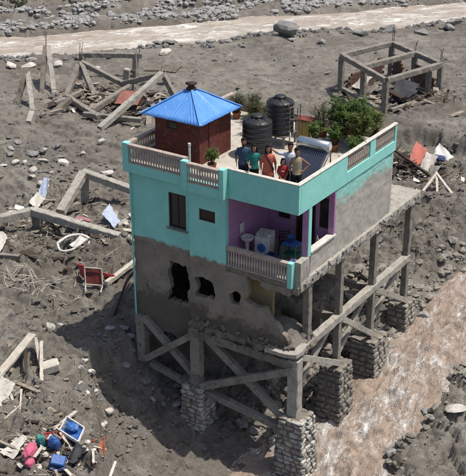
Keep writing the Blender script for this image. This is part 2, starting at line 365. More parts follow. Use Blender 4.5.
def ground_height(x, y):
    d0 = np.hypot(x + 3, y)                      # distance from the house
    wob = 0.55 * fbm(x * .55, y * .55, 4) + 0.22 * fbm(x * 2.1 + 5, y * 2.1, 3)
    plain = -1.05 + 0.55 * fbm(x * .07, y * .07, 3) + 0.20 * fbm(x * .3 + 3, y * .3, 3)
    # eroded steps in the mud
    tn = fbm(x * .16 + 40, y * .22 + 8, 5) * 1.0
    stp = .35 + .65 * sstep(44, 26, d0)
    plain = plain + stp * (0.26 * sstep(-.02, .035, tn) - 0.14 + 0.2 * sstep(.26, .30, tn) - 0.16 * sstep(-.22, -.27, tn))
    sc = sstep(29.3, 29.9, y - 0.25 * (x + 8) + 1.6 * fbm(x * .3, y * .3, 4)) * sstep(-13, -10, x) * sstep(10, 4, x)
    plain = plain + 0.75 * sc - 0.45 * sstep(-13, -9, x) * sstep(20, 24, y) * sstep(33, 29, y) * (1 - sc)
    # flow wrinkles and clods
    rough = sstep(-.25, .30, fbm(x * .12 + 9, y * .12 - 4, 3)) * .55 + .45
    near = 1.0 - 0.78 * sstep(14, 34, d0)
    clod = fbm(x * 1.15, y * 1.15, 5, .58, True)
    cr = np.abs(fbm(x * .75 + 31, y * .75 + 3, 4, .55)); crack = np.exp(-(cr / .035) ** 2)
    sl_ = fbm(x * .9 + 3, y * 1.3 - 8, 4, .55); lip = np.where(sl_ > .1, np.clip((sl_ - .1) * 5, 0, 1) ** .25, 0)
    plain = plain + near * (rough * 0.27 * clod - .12 * crack * rough + .22 * lip * rough) + 0.11 * fbm(x * 2.9, y * 2.9, 4, .66) * (0.30 + 0.70 * near)
    # ravine under the house
    xb = np.interp(y, BANK_Y, BANK_X) + wob; rl = np.interp(y, RIV_Y, RIV_L) + .35 * fbm(x * .6 + 30, y * .6, 3); rr = np.interp(y, RIV_Y, RIV_R) + .5 * fbm(x * .5 + 60, y * .5, 4)
    t = np.clip((x - xb) / np.maximum(rl - xb, 0.8), 0, 1)
    drop = np.interp(t, [0, .05, .12, .45, .8, .93, 1], [0, .25, .44, .70, .92, .95, 1.0])
    bed = stream_z(y) - .4
    plain = plain + .35 * sstep(8, 12, y) * sstep(-7, -3, x) * sstep(26, 20, y)
    steep = sstep(7, 11, y)
    drop = drop * (1 - steep) + steep * np.interp(t, [0, .3, .55, .8, 1], [0, .1, .3, .62, 1])
    lump = (0.16 * fbm(x * 1.4 + 11, y * 1.4, 5, .6) + 0.10 * fbm(x * 3.5, y * 3.5 + 7, 3, .6, True)) * np.sin(np.clip(t, 0, 1) * math.pi) * 1.3
    z = plain + (bed - plain) * drop + lump
    # near right bank
    tr = np.clip((x - rr) / 1.5, 0, 1)
    bank = np.maximum(-3.0, stream_z(y) + .35) + 0.5 * sstep(4, 14, x) + 0.30 * fbm(x * .5 + 2, y * .5 + 90, 4) + 0.24 * fbm(x * 1.1, y * 1.1 + 50, 5, .6, True) - .16 * np.exp(-(np.abs(fbm(x * .6 + 3, y * .6, 4)) / .03) ** 2)
    bank = bank + .32 * sstep(0, .05, fbm(x * .45 + 70, y * .45, 5))
    zr = bed + (bank - bed) * np.interp(tr, [0, .3, .5, 1], [0, .45, .8, 1])
    z = np.where(x > (rl + rr) / 2, zr, z)
    # far river, its banks and the gravel bars behind it
    s = far_s(x, y) + 1.1 * fbm(x * .12 + 4, y * .12, 4)
    z = z * (1 - sstep(52.0, 54.6, s)) + sstep(52.0, 54.6, s) * (-2.6)
    far = -1.5 + 0.35 * fbm(x * .25, y * .25 + 30, 4) + 0.2 * fbm(x * 1.1, y * 1.1, 4, .65)
    far = far - 0.8 * sstep(65.2, 66, s) * sstep(69.0, 68.0, s) * sstep(-36, -40, x) + 0.16 * np.maximum(s - 70, 0) + 0.6 * sstep(70, 71.5, s)
    far = far + 0.5 * sstep(71, 76, s) * fbm(x * .6, y * .6 + 12, 5, .6)
    f2 = sstep(61.2, 62.6, s)
    z = z * (1 - f2) + far * f2
    return np.minimum(z, 45)
XX, YY = np.meshgrid(GX, GY)
ZZ = ground_height(XX, YY)
def gz(x, y):
    i = int(np.clip(np.searchsorted(GX, x) - 1, 0, len(GX) - 2)); j = int(np.clip(np.searchsorted(GY, y) - 1, 0, len(GY) - 2))
    u = (x - GX[i]) / (GX[i + 1] - GX[i]); v = (y - GY[j]) / (GY[j + 1] - GY[j])
    return float(ZZ[j, i] * (1 - u) * (1 - v) + ZZ[j, i + 1] * u * (1 - v) + ZZ[j + 1, i] * (1 - u) * v + ZZ[j + 1, i + 1] * u * v)
def grid_faces(nx, ny):
    i, j = np.meshgrid(np.arange(nx - 1), np.arange(ny - 1)); a = (j * nx + i).ravel()
    return np.stack([a, a + 1, a + nx + 1, a + nx], 1)
m, t, b = nodes('mud'); p = wpos(t)
c = mixc(t, ramp(t, noise(t, p, .22, 4, .6), [(.35, 0.), (.65, 1.)]), (0.287, 0.261, 0.224), (0.210, 0.189, 0.161))
c = mixc(t, ramp(t, noise(t, p, .11, 4, .6, .5), [(.42, 0.), (.58, .75)]), c, (0.165, 0.144, 0.120))
c = mixc(t, ramp(t, noise(t, p, 1.3, 5, .68, .6), [(.48, 0.), (.70, .85)]), c, (0.098, 0.086, 0.072))
c = mixc(t, ramp(t, noise(t, vscale(t, p, (1, 1, .3)), .55, 4, .62, 1.2), [(.55, 0.), (.66, .7)]), c, (0.329, 0.303, 0.260))
c = mixc(t, ramp(t, noise(t, p, 9, 3, .7), [(.58, 0.), (.70, .7)]), c, (0.11, 0.095, 0.078))
c = mixc(t, ramp(t, noise(t, p, 14, 3, .6), [(.68, 0.), (.74, .6)]), c, (0.42, 0.39, 0.34))
zz = sep(t, p)[2]
fz = t.nodes.new('ShaderNodeMapRange'); fz.inputs[1].default_value = -3.7; fz.inputs[2].default_value = -4.05; t.links.new(mth(t, 'ADD', zz, mth(t, 'MULTIPLY', noise(t, p, 2.), .3)), fz.inputs[0])
c = mixc(t, mth(t, 'MULTIPLY', fz.outputs[0], 0.45), c, (0.17, 0.125, 0.092))
t.links.new(c, b.inputs['Base Color'])
rr_ = ramp(t, noise(t, p, .5, 2, .6), [(.38, .62), (.6, .95)]); t.links.new(rr_, b.inputs['Roughness'])
hb = mth(t, 'ADD', mth(t, 'MULTIPLY', noise(t, p, 4.5, 4, .68), 1.6), noise(t, p, 26, 3, .7))
bump(t, b, hb, 0.9, 0.085); M['mud'] = m
me = fast_mesh('ground', np.stack([XX, YY, ZZ], -1).reshape(-1, 3), grid_faces(len(GX), len(GY)), True)
ground = bpy.data.objects.new('ground', me); me.materials.append(M['mud']); link(ground); tag(ground, 'grey-brown flood mud covering the whole valley floor', 'ground', kind='structure')

def water_mat(name, c1, c2, foam, scale, lo, hi, stretch, rot):
    m, t, b = nodes(name); p = wpos(t)
    mp = t.nodes.new('ShaderNodeMapping'); mp.inputs['Rotation'].default_value = (0, 0, rot); t.links.new(p, mp.inputs['Vector'])
    q = vscale(t, mp.outputs[0], stretch)
    c = mixc(t, ramp(t, noise(t, q, scale * .5, 5, .6, .6), [(.35, 0.), (.65, 1.)]), c1, c2)
    f1 = ramp(t, noise(t, q, scale, 8, .70, .5), [(lo, 0.), (hi, 1.)])
    f2 = ramp(t, noise(t, q, scale * .38, 4, .55, .8), [(.40, 0.), (.62, 1.)])
    ln = mth(t, 'ABSOLUTE', mth(t, 'SUBTRACT', noise(t, q, scale * .9, 6, .62, .9), .5))
    f3 = mth(t, 'MULTIPLY', ramp(t, ln, [(0., 1.), (.05, 0.)]), .75)
    f = mth(t, 'MULTIPLY', mth(t, 'MAXIMUM', f1, f3), f2)
    c = mixc(t, ramp(t, noise(t, q, scale * 4, 5, .7, .3), [(.56, 0.), (.68, .8)]), c, tuple(v * .6 for v in c2))
    t.links.new(mixc(t, f, c, foam), b.inputs['Base Color'])
    t.links.new(ramp(t, f, [(0., .22), (1., .8)]), b.inputs['Roughness'])
    bump(t, b, mth(t, 'ADD', mth(t, 'ADD', noise(t, q, scale * 2.2, 5, .7, .3), mth(t, 'MULTIPLY', noise(t, q, scale * 7, 4, .7), .5)), mth(t, 'MULTIPLY', f, .3)), 1.0, 0.16)
    return m
M['stream_water'] = water_mat('stream_water', (0.42, 0.33, 0.265), (0.31, 0.235, 0.185), (0.84, 0.82, 0.79), 1.5, .49, .60, (1.5, .6, 1), R(-10))
M['river_water'] = water_mat('river_water', (0.40, 0.34, 0.28), (0.33, 0.27, 0.215), (0.80, 0.77, 0.72), .8, .47, .58, (.5, 1.5, 1), R(-50))
gx = np.arange(-4, 7.01, .085); gy = np.arange(-14, 24.01, .085); gy = np.concatenate([gy, np.arange(24.3, 60, .4)])
x, y = np.meshgrid(gx, gy)
cx = (np.interp(y, RIV_Y, RIV_L) + np.interp(y, RIV_Y, RIV_R)) / 2
x = x + np.clip(cx - 1.3, 0, 30) * (y > 20)
mid = np.exp(-((x - cx) / 1.5) ** 2)
xr = x * .94 - y * .34; yr = x * .34 + y * .94
z = stream_z(y) + (.25 + mid) * (0.36 * fbm(xr * .9, yr * .62, 3, .5) + 0.22 * fbm(xr * 1.8 + 9, yr * 1.2, 4, .55, True) + .08 * fbm(xr * 4, yr * 3, 2, .6)) + .05 * fbm(x * 2, y * 2, 3)
me = fast_mesh('stream', np.stack([x, y, z], -1).reshape(-1, 3), grid_faces(len(gx), len(gy)), True)
o = bpy.data.objects.new('stream', me); me.materials.append(M['stream_water']); link(o); tag(o, 'brown rushing stream with white foam beside the stone piers', 'stream', kind='structure')
# far river: a strip along the valley
al = np.arange(-70, 130, .3); ac = np.arange(51.5, 64.6, .22)
A, B_ = np.meshgrid(al, ac); T_ = np.array([0.639, 0.769])
x = FN[0] * B_ + T_[0] * A; y = FN[1] * B_ + T_[1] * A
z = -2.0 + 0.16 * fbm(A * .28, B_ * .8, 4, .55) + .10 * fbm(A * .8, B_ * 1.6 + 8, 3, .5, True) * np.exp(-((B_ - 58) / 2.4) ** 2)
me = fast_mesh('river', np.stack([x, y, z], -1).reshape(-1, 3), grid_faces(len(al), len(ac)), True)
o = bpy.data.objects.new('river', me); me.materials.append(M['river_water']); link(o); tag(o, 'wide muddy river with pale rapids across the far valley', 'river', kind='structure')

# ---------------------------------------------------------------- rocks
def rock_mesh(seed, sub=2, flat=.75, cuts=9):
    rg = np.random.default_rng(seed); bm = bmesh.new(); bmesh.ops.create_icosphere(bm, subdivisions=sub, radius=1)
    V = np.array([v.co[:] for v in bm.verts])
    for _ in range(cuts):                       # plane cuts give angular faces
        n = rg.normal(size=3); n /= np.linalg.norm(n); d = rg.uniform(.38, .8); k = V @ n
        V -= np.maximum(k - d, 0)[:, None] * n * .97
    V *= rg.uniform(.8, 1.15, 3) * np.array([1, 1, flat]); V += rg.normal(size=V.shape) * .012
    F = np.array([[v.index for v in f.verts] for f in bm.faces]); bm.free(); return V, F
ROCKS = [rock_mesh(i, 2, random.uniform(.55, .9)) for i in range(8)]
ROCKS_LO = [rock_mesh(20 + i, 1, random.uniform(.5, .85), 6) for i in range(8)]
ROCK_ME = []; PALE_ME = []
for i, (V, F) in enumerate(ROCKS):
    for lst, mm in ((ROCK_ME, 'rock'), (PALE_ME, 'pale_rock')):
        me = fast_mesh('rock', V, F); me.materials.append(M[mm]); lst.append(me)
def rock_field(name, pts, label, cat, mat, sizes):
    Vs = []; Fs = []; o = 0
    for (x, y), s in zip(pts, sizes):
        V, F = ROCKS_LO[random.randrange(8)]; a = random.uniform(0, 6.28); c_, s_ = math.cos(a), math.sin(a)
        W = V * s * np.array([1, random.uniform(.65, 1), 1]); W = np.stack([W[:, 0] * c_ - W[:, 1] * s_, W[:, 0] * s_ + W[:, 1] * c_, W[:, 2]], 1)
        W += np.array([x, y, gz(x, y) + s * .15]); Vs.append(W); Fs.append(F + o); o += len(V)
    me = fast_mesh(name, np.concatenate(Vs), np.concatenate(Fs)); me.materials.append(M[mat])
    ob = bpy.data.objects.new(name, me); link(ob); return tag(ob, label, cat, kind='stuff')
def cluster(n, cx, cy, sx, sy, ang=0):
    a = RNG.normal(size=n) * sx; b2 = RNG.normal(size=n) * sy; c_, s_ = math.cos(ang), math.sin(ang)
    return [(cx + p_ * c_ - q_ * s_, cy + p_ * s_ + q_ * c_) for p_, q_ in zip(a, b2)]
def river_pts(n, s0, s1, a0, a1, clump=0.0):
    k = n * 4; s_ = RNG.uniform(s0, s1, k); a = RNG.uniform(a0, a1, k); x = FN[0] * s_ + .639 * a; y = FN[1] * s_ + .769 * a
    ok = perlin(x * .35, y * .35) + RNG.uniform(-.25, .25, k) > clump
    return list(zip(x[ok][:n], y[ok][:n]))
bar_sz = lambda n, lo, hi, k=2.2: lo + (hi - lo) * RNG.random(n) ** k
pts = (lambda n: river_pts(n, 62.0, 70, -30, 62, .0))(7000); rock_field('river_gravel', pts, 'grey boulders and cobbles heaped on the bar beyond the far river', 'gravel', 'rock', bar_sz(len(pts), .09, .52, 2.4))
pts = (lambda n: river_pts(n, 50.6, 54.3, -30, 62, .08))(1500); rock_field('bank_gravel', pts, 'grey cobbles strewn along the near bank of the far river', 'gravel', 'rock', bar_sz(len(pts), .08, .45))
pts = (lambda n: river_pts(n, 70, 79, -20, 60, .0))(900); rock_field('hillside_rubble', pts, 'brown rubble and scrub on the slope past the gravel bar', 'rubble', 'stone', bar_sz(len(pts), .12, .7))
pts = []
for a in [(170, -27.5, 15.6, 2.4, .9, .3), (60, -24.6, 12.3, 1.3, .5, .2), (90, -22.4, 16, 2.2, .9, .5), (110, -7.6, -2.6, .6, .9, .4), (150, -7.4, .2, 1.6, .8, .0), (120, -5.6, -3.0, 1.6, 1.2, .5),
          (120, -29, 25.5, 2.8, 2.0, .5), (60, -35, 23, 2, 1.4, .4), (90, -14, 37, 2.6, 2.0, .6), (220, -6.5, 27.5, 2.6, 1.2, .6), (160, -.8, 13, .9, 3.5, .0), (140, -1.5, 5.5, .9, 2.4, .0), (90, 4.2, 4, 1.2, 3.2, .1), (120, -17, 8, 3, 2.2, .3), (120, -6, -7, 1.6, .9, .2), (60, -3.0, 1.5, 1.4, 1.5, .0)]: pts += cluster(*a)
pts = [q for q in pts if gz(*q) > -3.98 or random.random() < .3]
rock_field('rubble', pts, 'small grey stones and clods littering the mud', 'rubble', 'rock', bar_sz(len(pts), .035, .17))
pts = [(random.uniform(-34, 6), random.uniform(-9, 34)) for _ in range(1800)]
pts = [q for q in pts if perlin(np.array([q[0] * .3 + 5]), np.array([q[1] * .3]))[0] + random.uniform(-.2, .2) > .12 and gz(*q) > -3.95]
rock_field('pebbles', pts, 'scattered pebbles pressed into the flood mud', 'pebbles', 'stone', bar_sz(len(pts), .03, .12))
# broken mud clods, thickest near the house and along the eroded edges
bank = [(float(np.interp(y_, RIV_Y, RIV_L)) + random.gauss(-.35, .5), y_) for y_ in RNG.uniform(.5, 17, 420)]
rock_field('bank_stones', bank, 'dark stones lining the left edge of the stream', 'stones', 'stone', bar_sz(420, .07, .42, 2))
bank = [(float(np.interp(y_, RIV_Y, RIV_R)) + abs(random.gauss(.1, .5)), y_) for y_ in RNG.uniform(-2, 14, 260)]
rock_field('bank_stones', bank, 'dark stones lining the right edge of the stream', 'stones', 'stone', bar_sz(260, .06, .34, 2))
wr_ = cluster(260, -29.2, 25.6, 2.4, 1.6, .6)
rock_field('wreckage_rubble', wr_, 'lumps of rubble under the collapsed beams', 'rubble', 'stone', bar_sz(260, .08, .38, 2))
def clods(n, x0, x1, y0, y1, cut, lo, hi, name, label):
    x = RNG.uniform(x0, x1, n); y = RNG.uniform(y0, y1, n); ok = fbm(x * .28 + 7, y * .28, 3) + RNG.uniform(-.22, .22, n) > cut
    pts = [q for q in zip(x[ok], y[ok]) if gz(*q) > float(stream_z(q[1])) + .25 or q[0] < -10]
    return rock_field(name, pts, label, 'mud', 'mud', bar_sz(len(pts), lo, hi, 2.6))
clods(4200, -26, -4, -9, 16, .02, .05, .30, 'mud_clods', 'broken mud clods over the left mud field')
clods(1500, -9, 1, 8, 31, .05, .06, .34, 'mud_clods', 'broken mud clods behind the house towards the stream')
clods(900, 3.2, 9, -4, 16, .0, .05, .30, 'mud_clods', 'broken mud clods on the right stream bank')
clods(1800, -46, -6, 16, 48, .10, .06, .28, 'mud_clods', 'scattered mud clods on the far plain')
ORD = 'first second third fourth fifth sixth seventh eighth ninth tenth eleventh twelfth thirteenth fourteenth fifteenth sixteenth seventeenth eighteenth nineteenth twentieth'.split()
def left_to_right(items, key=lambda q: q):
    """order things as seen from the camera side, so that a label can count them from the left"""
    c0 = Vector(co.location); rt = Vector((math.cos(R(33)), math.sin(R(33)), 0)); fw = Vector((-math.sin(R(33)), math.cos(R(33)), 0))
    def u(q): d = Vector((key(q)[0], key(q)[1], 0)) - Vector((c0.x, c0.y, 0)); return d.dot(rt) / d.dot(fw)
    return sorted(items, key=u)
def put_rocks(spots, label, group, pale=False):
    sp = left_to_right(spots)
    for k, (x, y, s) in enumerate(sp):
        o = inst('rock', random.choice(PALE_ME if pale else ROCK_ME), (x, y, gz(x, y) + s * .22), None, (random.uniform(-.3, .3), random.uniform(-.3, .3), random.uniform(0, 6.28)), (s, s * random.uniform(.65, .95), s * random.uniform(.7, 1)))
        tag(o, label if len(sp) == 1 else label + ', ' + (ORD[k] + ' from the left' if k < len(sp) - 1 else 'rightmost'), 'rock', group)
# ================================================================ HOUSE
H = thing('house', 'turquoise two-storey house perched on concrete stilts and stone piers', 'house', (-3.8, 3.8, -1.0))
def grid_wall(name, origin, udir, slines, zlines, thick, keep, mat, parent=H, rough=0.0, jit=0.0, ndir=None):
    """wall with openings: cells of a grid in the (s,z) plane, real thickness behind the face"""
    o = Vector(origin); u = Vector(udir); n = Vector(ndir) if ndir else Vector((u.y, -u.x, 0)); ns, nz = len(slines), len(zlines)
    K = [[keep((slines[i] + slines[i + 1]) / 2, (zlines[j] + zlines[j + 1]) / 2) for i in range(ns - 1)] for j in range(nz - 1)]
    idx = {}; vs = []; fs = []; nb = {}
    if rough: NZ = fbm(np.array(slines)[None, :] * 1.7 + o.x + 0 * np.array(zlines)[:, None], np.array(zlines)[:, None] * 1.7 + o.y + 0 * np.array(slines)[None, :], 4)
    def vert(i, j, back):
        k = (i, j, back)
        if k not in idx:
            s, z = slines[i], zlines[j]
            inner = 0 < i < ns - 1 and 0 < j < nz - 1
            js = random.uniform(-jit, jit) if inner and not back else 0; jz = random.uniform(-jit, jit) if inner and not back else 0
            off = 0
            if rough and not back: off = rough * NZ[j, i] * 1.6
            p = o + u * (s + js) + n * (off - (thick if back else 0)); idx[k] = len(vs); vs.append((p.x, p.y, o.z + z + jz))
        return idx[k]
    for j in range(nz - 1):
        for i in range(ns - 1):
            if not K[j][i]: continue
            a, b_, c_, d_ = [(i, j), (i + 1, j), (i + 1, j + 1), (i, j + 1)]
            fs.append([vert(*q, 0) for q in (a, b_, c_, d_)]); fs.append([vert(*q, 1) for q in (d_, c_, b_, a)])
            for (q, r, di, dj) in ((a, b_, 0, -1), (b_, c_, 1, 0), (c_, d_, 0, 1), (d_, a, -1, 0)):
                ii, jj = i + di, j + dj
                if not (0 <= ii < ns - 1 and 0 <= jj < nz - 1) or not K[jj][ii]:
                    fs.append([vert(*r, 0), vert(*q, 0), vert(*q, 1), vert(*r, 1)])
                    if 0 <= ii < ns - 1 and 0 <= jj < nz - 1: nb.setdefault(q, []).append(r); nb.setdefault(r, []).append(q)
    if jit:                                         # torn edges: round off the grid steps
        for _ in range(2):
            new = {}
            for k, l in nb.items():
                if len(l) == 2:
                    for bk in (0, 1):
                        a, b_, c_ = (Vector(vs[idx[(*q, bk)]]) for q in (k, l[0], l[1])); new[idx[(*k, bk)]] = tuple(a * .4 + b_ * .3 + c_ * .3)
            for i_, p_ in new.items(): vs[i_] = p_
    mb = MB(); mb.add(vs, fs); return mb.build(name, mat, parent)
def cuts(a, b, extra=(), step=None):
    L = list(np.linspace(a, b, max(2, int(round((b - a) / step)) + 1))) if step else [a, b]
    for e in extra:
        if step: L = [q for q in L if abs(q - e) > step * .4 or q in (a, b)]
        L.append(e)
    return sorted(set(round(q, 4) for q in L))
def rect_holes(holes): return lambda s, z: not any(a < s < b and c < z < d for a, b, c, d in holes)
PX = (1, 0, 0); PY = (0, 1, 0)
# --- upper storey walls
hl = [(-5.80, -5.0, 4.92, 6.36)]
grid_wall('wall', (0, .12, 0), PX, cuts(-7.6, -4.6, (-5.8, -5.0), .3), cuts(3.95, 6.9, (4.92, 6.36), .3), .2, rect_holes(hl), 'paint_front')
hm = [(-4.17, -3.46, 5.72, 6.18)]
grid_wall('wall', (0, -.2, 0), PX, cuts(-4.62, -3.0, (-4.17, -3.46), .3), cuts(3.9, 6.9, (5.72, 6.18), .3), .2, rect_holes(hm), 'paint_front')
MB().box(-4.62, -4.44, -.0, .12, 3.9, 6.88).build('wall_return', 'paint_front', H)
grid_wall('wall', (-7.6, 0, 0), PY, cuts(.33, 7.6, (), .4), cuts(3.97, 6.88, (), .4), .2, lambda s, z: True, 'paint_front', ndir=(-1, 0, 0))
grid_wall('wall', (0, 7.6, 0), PX, cuts(-7.4, -.02, (-4.0, -3.0), .4), cuts(3.95, 6.9, (6.2,), .4), .2, lambda s, z: not (-4 < s < -3 and z < 6.2), 'paint_side', ndir=(0, 1, 0))
# side wall, with the opening beside the balcony
grid_wall('wall', (-.02, 0, 0), PY, cuts(.9, 7.58, (2.72,), .07), cuts(4.12, 6.87, (4.98,), .07), .2, lambda s, z: not (s < 2.72 and z > 4.98), 'paint_side', rough=.018)
sill = MB().box(-.24, .04, .86, 2.74, 4.985, 5.05).build('window_sill', 'white', H)
MB().box(-.24, -.005, 2.60, 2.715, 5.052, 6.85).build('window_reveal', 'mauve', H)
col = MB().bar((-.13, .74, 4.1), (-.13, .74, 6.87), .24, .24, jit=0).build('column', 'mauve', H)
MB().box(-.012, .012, .64, .86, 4.9, 6.84).build('column_face', 'paint', H)
# balcony room (mauve plaster), its back wall with a doorway and two windows
grid_wall('balcony_wall', (-3.0, 0, 0), PY, cuts(-.0, 2.9, (), .4), cuts(4.15, 6.85, (), .4), .1, lambda s, z: True, 'mauve', ndir=(1, 0, 0))
bh = [(-2.55, -2.05, 5.1, 6.3), (-1.75, -.95, 4.15, 6.2), (-.75, -.30, 5.1, 6.3)]
grid_wall('balcony_wall', (0, 2.9, 0), PX, cuts(-2.99, -.23, (-2.55, -2.05, -1.75, -.95, -.75, -.30), .4), cuts(4.15, 6.85, (5.1, 6.2, 6.3), .4), .15, rect_holes(bh), 'mauve')
for (a, b_) in ((-2.55, -2.05), (-.75, -.30)):
    wn = MB()
    for q in ((a, a + .05), (b_ - .05, b_)): wn.box(q[0], q[1], 2.86, 2.93, 5.1, 6.3)
    wn.box(a + .05, b_ - .05, 2.862, 2.928, 5.1, 5.15).box(a + .05, b_ - .05, 2.862, 2.928, 6.25, 6.3)
    wo = wn.build('window', 'dark_wood', H); MB().box(a + .05, b_ - .05, 2.89, 2.90, 5.15, 6.25).build('pane', 'glass', wo)
    MB().sheet([(a + .06, 2.95, 5.15), (b_ - .06, 2.95, 5.15), (b_ - .06, 2.95, 6.2), (a + .06, 2.95, 6.2)], .01, 10, 2, .02).build('curtain', 'yellow_curtain', wo)
MB().box(-1.75, -1.7, 2.85, 2.95, 4.15, 6.2).box(-1.0, -.95, 2.85, 2.95, 4.15, 6.2).box(-1.7, -1.0, 2.852, 2.948, 6.13, 6.2).build('door_frame', 'dark_wood', H)
MB().cbox((-1.62, 3.3, 5.16), (.05, .72, 1.98)).build('door', 'dark_wood', H)
MB().box(-3.0, -.22, 5.6, 5.7, 4.15, 6.85).build('partition_wall', 'mauve', H)
# windows of the painted front
def framed_window(x0, x1, z0, z1, y, bars, mat='dark_wood'):
    f = MB(); e = .06
    f.box(x0, x0 + e, y, y + .12, z0, z1).box(x1 - e, x1, y, y + .12, z0, z1).box(x0 + e, x1 - e, y + .002, y + .118, z0, z0 + e).box(x0 + e, x1 - e, y + .002, y + .118, z1 - e, z1)
    w_ = f.build('window', mat, H); n = bars + 1; wd = (x1 - x0 - 2 * e) / n
    for i in range(n):
        a = x0 + e + i * wd; b_ = a + wd
        if i: MB().box(a - .02, a + .02, y + .02, y + .09, z0 + e, z1 - e).build('mullion', mat, w_)
        MB().box(a + (.02 if i else 0), b_ - (.02 if i < n - 1 else 0), y + .05, y + .058, z0 + e, z1 - e).build('pane', 'glass', w_)
    return w_
wl = framed_window(-5.8, -5.0, 4.92, 6.36, .14, 1)
for a in (-5.72, -5.37): MB().sheet([(a, .26, 5.0), (a + .28, .26, 5.0), (a + .28, .26, 6.0), (a, .26, 6.0)], .01, 8, 3, .02).build('curtain', 'curtain', wl)
MB().box(-5.88, -4.92, .02, .14, 4.86, 4.915).build('sill', 'concrete', wl)
wm = framed_window(-4.17, -3.46, 5.72, 6.18, -.19, 0)
MB().box(-4.10, -3.53, -.165, -.15, 5.79, 6.11).build('shutter', 'dark_wood', wm)
# --- lower storey, plaster gone, holes torn by the flood
def ragged(x, z, amp=.10): return amp * float(fbm(np.array([x * 2.3]), np.array([z * 2.3]), 4)[0]) * 2
def keep_left(s, z):
    q = ragged(s + 3, z, .09)
    if -5.88 + q < s < -4.95 + q and 1.75 + q < z < 3.42 + q: return False
    return z > .16 + ragged(s, 9, .16) + .5 * max(0, (s + 5.4)) * .3
grid_wall('wall', (0, .14, 0), PX, cuts(-7.56, -4.6, (), .06), cuts(.0, 3.95, (), .06), .22, keep_left, 'plaster', rough=.02, jit=.012)
def keep_mid(s, z):
    q = ragged(s, z, .08)
    if -4.38 + q < s < -3.52 + q and 2.52 + q < z < 3.30 + q: return False
    if -2.78 + q < s < -2.38 + q and 2.6 + q < z < 3.07 + q: return False
    if s + q > -2.08 and z > 2.78 + q and s + q < -1.42: return False
    if s + q >= -1.42: return (z > 3.62 + q * .6) or z < 2.95 - (s + 1.42) * 1.1 + q * 1.6
    return True
grid_wall('wall', (0, -.17, 0), PX, cuts(-4.62, -.25, (), .06), cuts(1.25, 3.9, (), .06), .22, keep_mid, 'plaster', rough=.035, jit=.015)
MB().box(-2.7, -1.5, .75, .9, 1.27, 3.74).build('inner_wall', 'ochre', H)
grid_wall('inner_wall', (0, 1.5, 0), PX, cuts(-1.55, -.35, (), .09), cuts(1.27, 3.74, (), .09), .18, lambda s, z: z < 2.9 + ragged(s, z, .5) - (s + 1.5) * .7, 'plaster', rough=.03, jit=.015)
grid_wall('wall', (-2.6, 0, 0), PY, cuts(1.6, 6.0, (), .1), cuts(1.25, 3.75, (), .1), .2, lambda s, z: z < 3.75 - max(0, s - 4.2) * 1.1 + ragged(s, z, .2) or s < 4.2, 'plaster', ndir=(1, 0, 0), rough=.03, jit=.015)
grid_wall('wall', (-7.56, 0, 0), PY, cuts(.37, 7.5, (), .25), cuts(.2, 3.94, (), .25), .22, lambda s, z: True, 'plaster', ndir=(-1, 0, 0), rough=.02)
grid_wall('wall', (0, 6.2, 0), PX, cuts(-7.3, -2.6, (), .25), cuts(1.2, 3.75, (), .25), .2, lambda s, z: True, 'plaster', ndir=(0, 1, 0))
# drain pipe on the left corner
MB().tube([(-7.57, .04, 6.85), (-7.53, .05, .4)], .035).build('drain_pipe', 'paint', H)
# --- slabs
def rough_slab(name, x0, x1, y0, y1, z0, z1, mat, amp, step=.12, parent=H):
    nx = max(2, int((x1 - x0) / step)); ny = max(2, int((y1 - y0) / step)); mb = MB(); vs = []; 
    xs = np.linspace(x0, x1, nx + 1); ys = np.linspace(y0, y1, ny + 1)
    gx_, gy_ = np.meshgrid(xs, ys); KN = {q: fbm(gx_ * 2.2 + z0, gy_ * 2.2 + (3 if q else 9), 4) for q in (0, 1)}
    def edge(i, j, top):
        x, y = xs[i], ys[j]; e = 0
        k = KN[top][j, i] * amp
        if i == 0: x += k * .6
        if i == nx: x += k
        if j == 0: y += k
        if j == ny: y += k
        return x, y, (z1 if top else z0) + (k * .5 if (i in (0, nx) or j in (0, ny)) else 0)
    vs = [edge(i, j, 1) for j in range(ny + 1) for i in range(nx + 1)] + [edge(i, j, 0) for j in range(ny + 1) for i in range(nx + 1)]
    W = nx + 1; m_ = W * (ny + 1); fs = []
    for j in range(ny):
        for i in range(nx):
            q = (j * W + i, j * W + i + 1, (j + 1) * W + i + 1, (j + 1) * W + i); fs.append(q); fs.append(tuple(k + m_ for k in reversed(q)))
    ring = [i for i in range(W)] + [j * W + nx for j in range(1, ny + 1)] + [ny * W + i for i in range(nx - 1, -1, -1)] + [j * W for j in range(ny - 1, 0, -1)]
    mid_off = len(vs); n_ = len(ring)
    cxm, cym = (x0 + x1) / 2, (y0 + y1) / 2
    for i in ring:                                  # a broken, bulging mid line on the edge
        a, b_ = vs[i], vs[i + m_]; k = random.uniform(-.5, 1) * amp
        nxv = 1 if a[0] > x1 - amp * 2 - .02 else (-1 if a[0] < x0 + amp + .02 else 0); nyv = -1 if a[1] < y0 + amp + .02 else (1 if a[1] > y1 - amp - .02 else 0)
        vs.append(((a[0] + b_[0]) / 2 + nxv * k * .6, (a[1] + b_[1]) / 2 + nyv * k * .6, (a[2] + b_[2]) / 2 + random.uniform(-.4, .4) * amp))
    for i in range(n_):
        x, y = i, (i + 1) % n_
        fs.append((ring[y], ring[x], mid_off + x, mid_off + y)); fs.append((mid_off + y, mid_off + x, ring[x] + m_, ring[y] + m_))
    mb.add(vs, fs); return mb.build(name, mat, parent)
rough_slab('floor_slab', -4.6, .10, .02, 10.5, 3.76, 4.13, 'pale_concrete', .10)
MB().box(-7.5, -4.6, .3, 7.5, 3.8, 4.12).build('floor_slab', 'concrete', H)
rough_slab('ground_slab', -4.7, -1.3, -.22, 6.2, .98, 1.26, 'mud_concrete', .22)
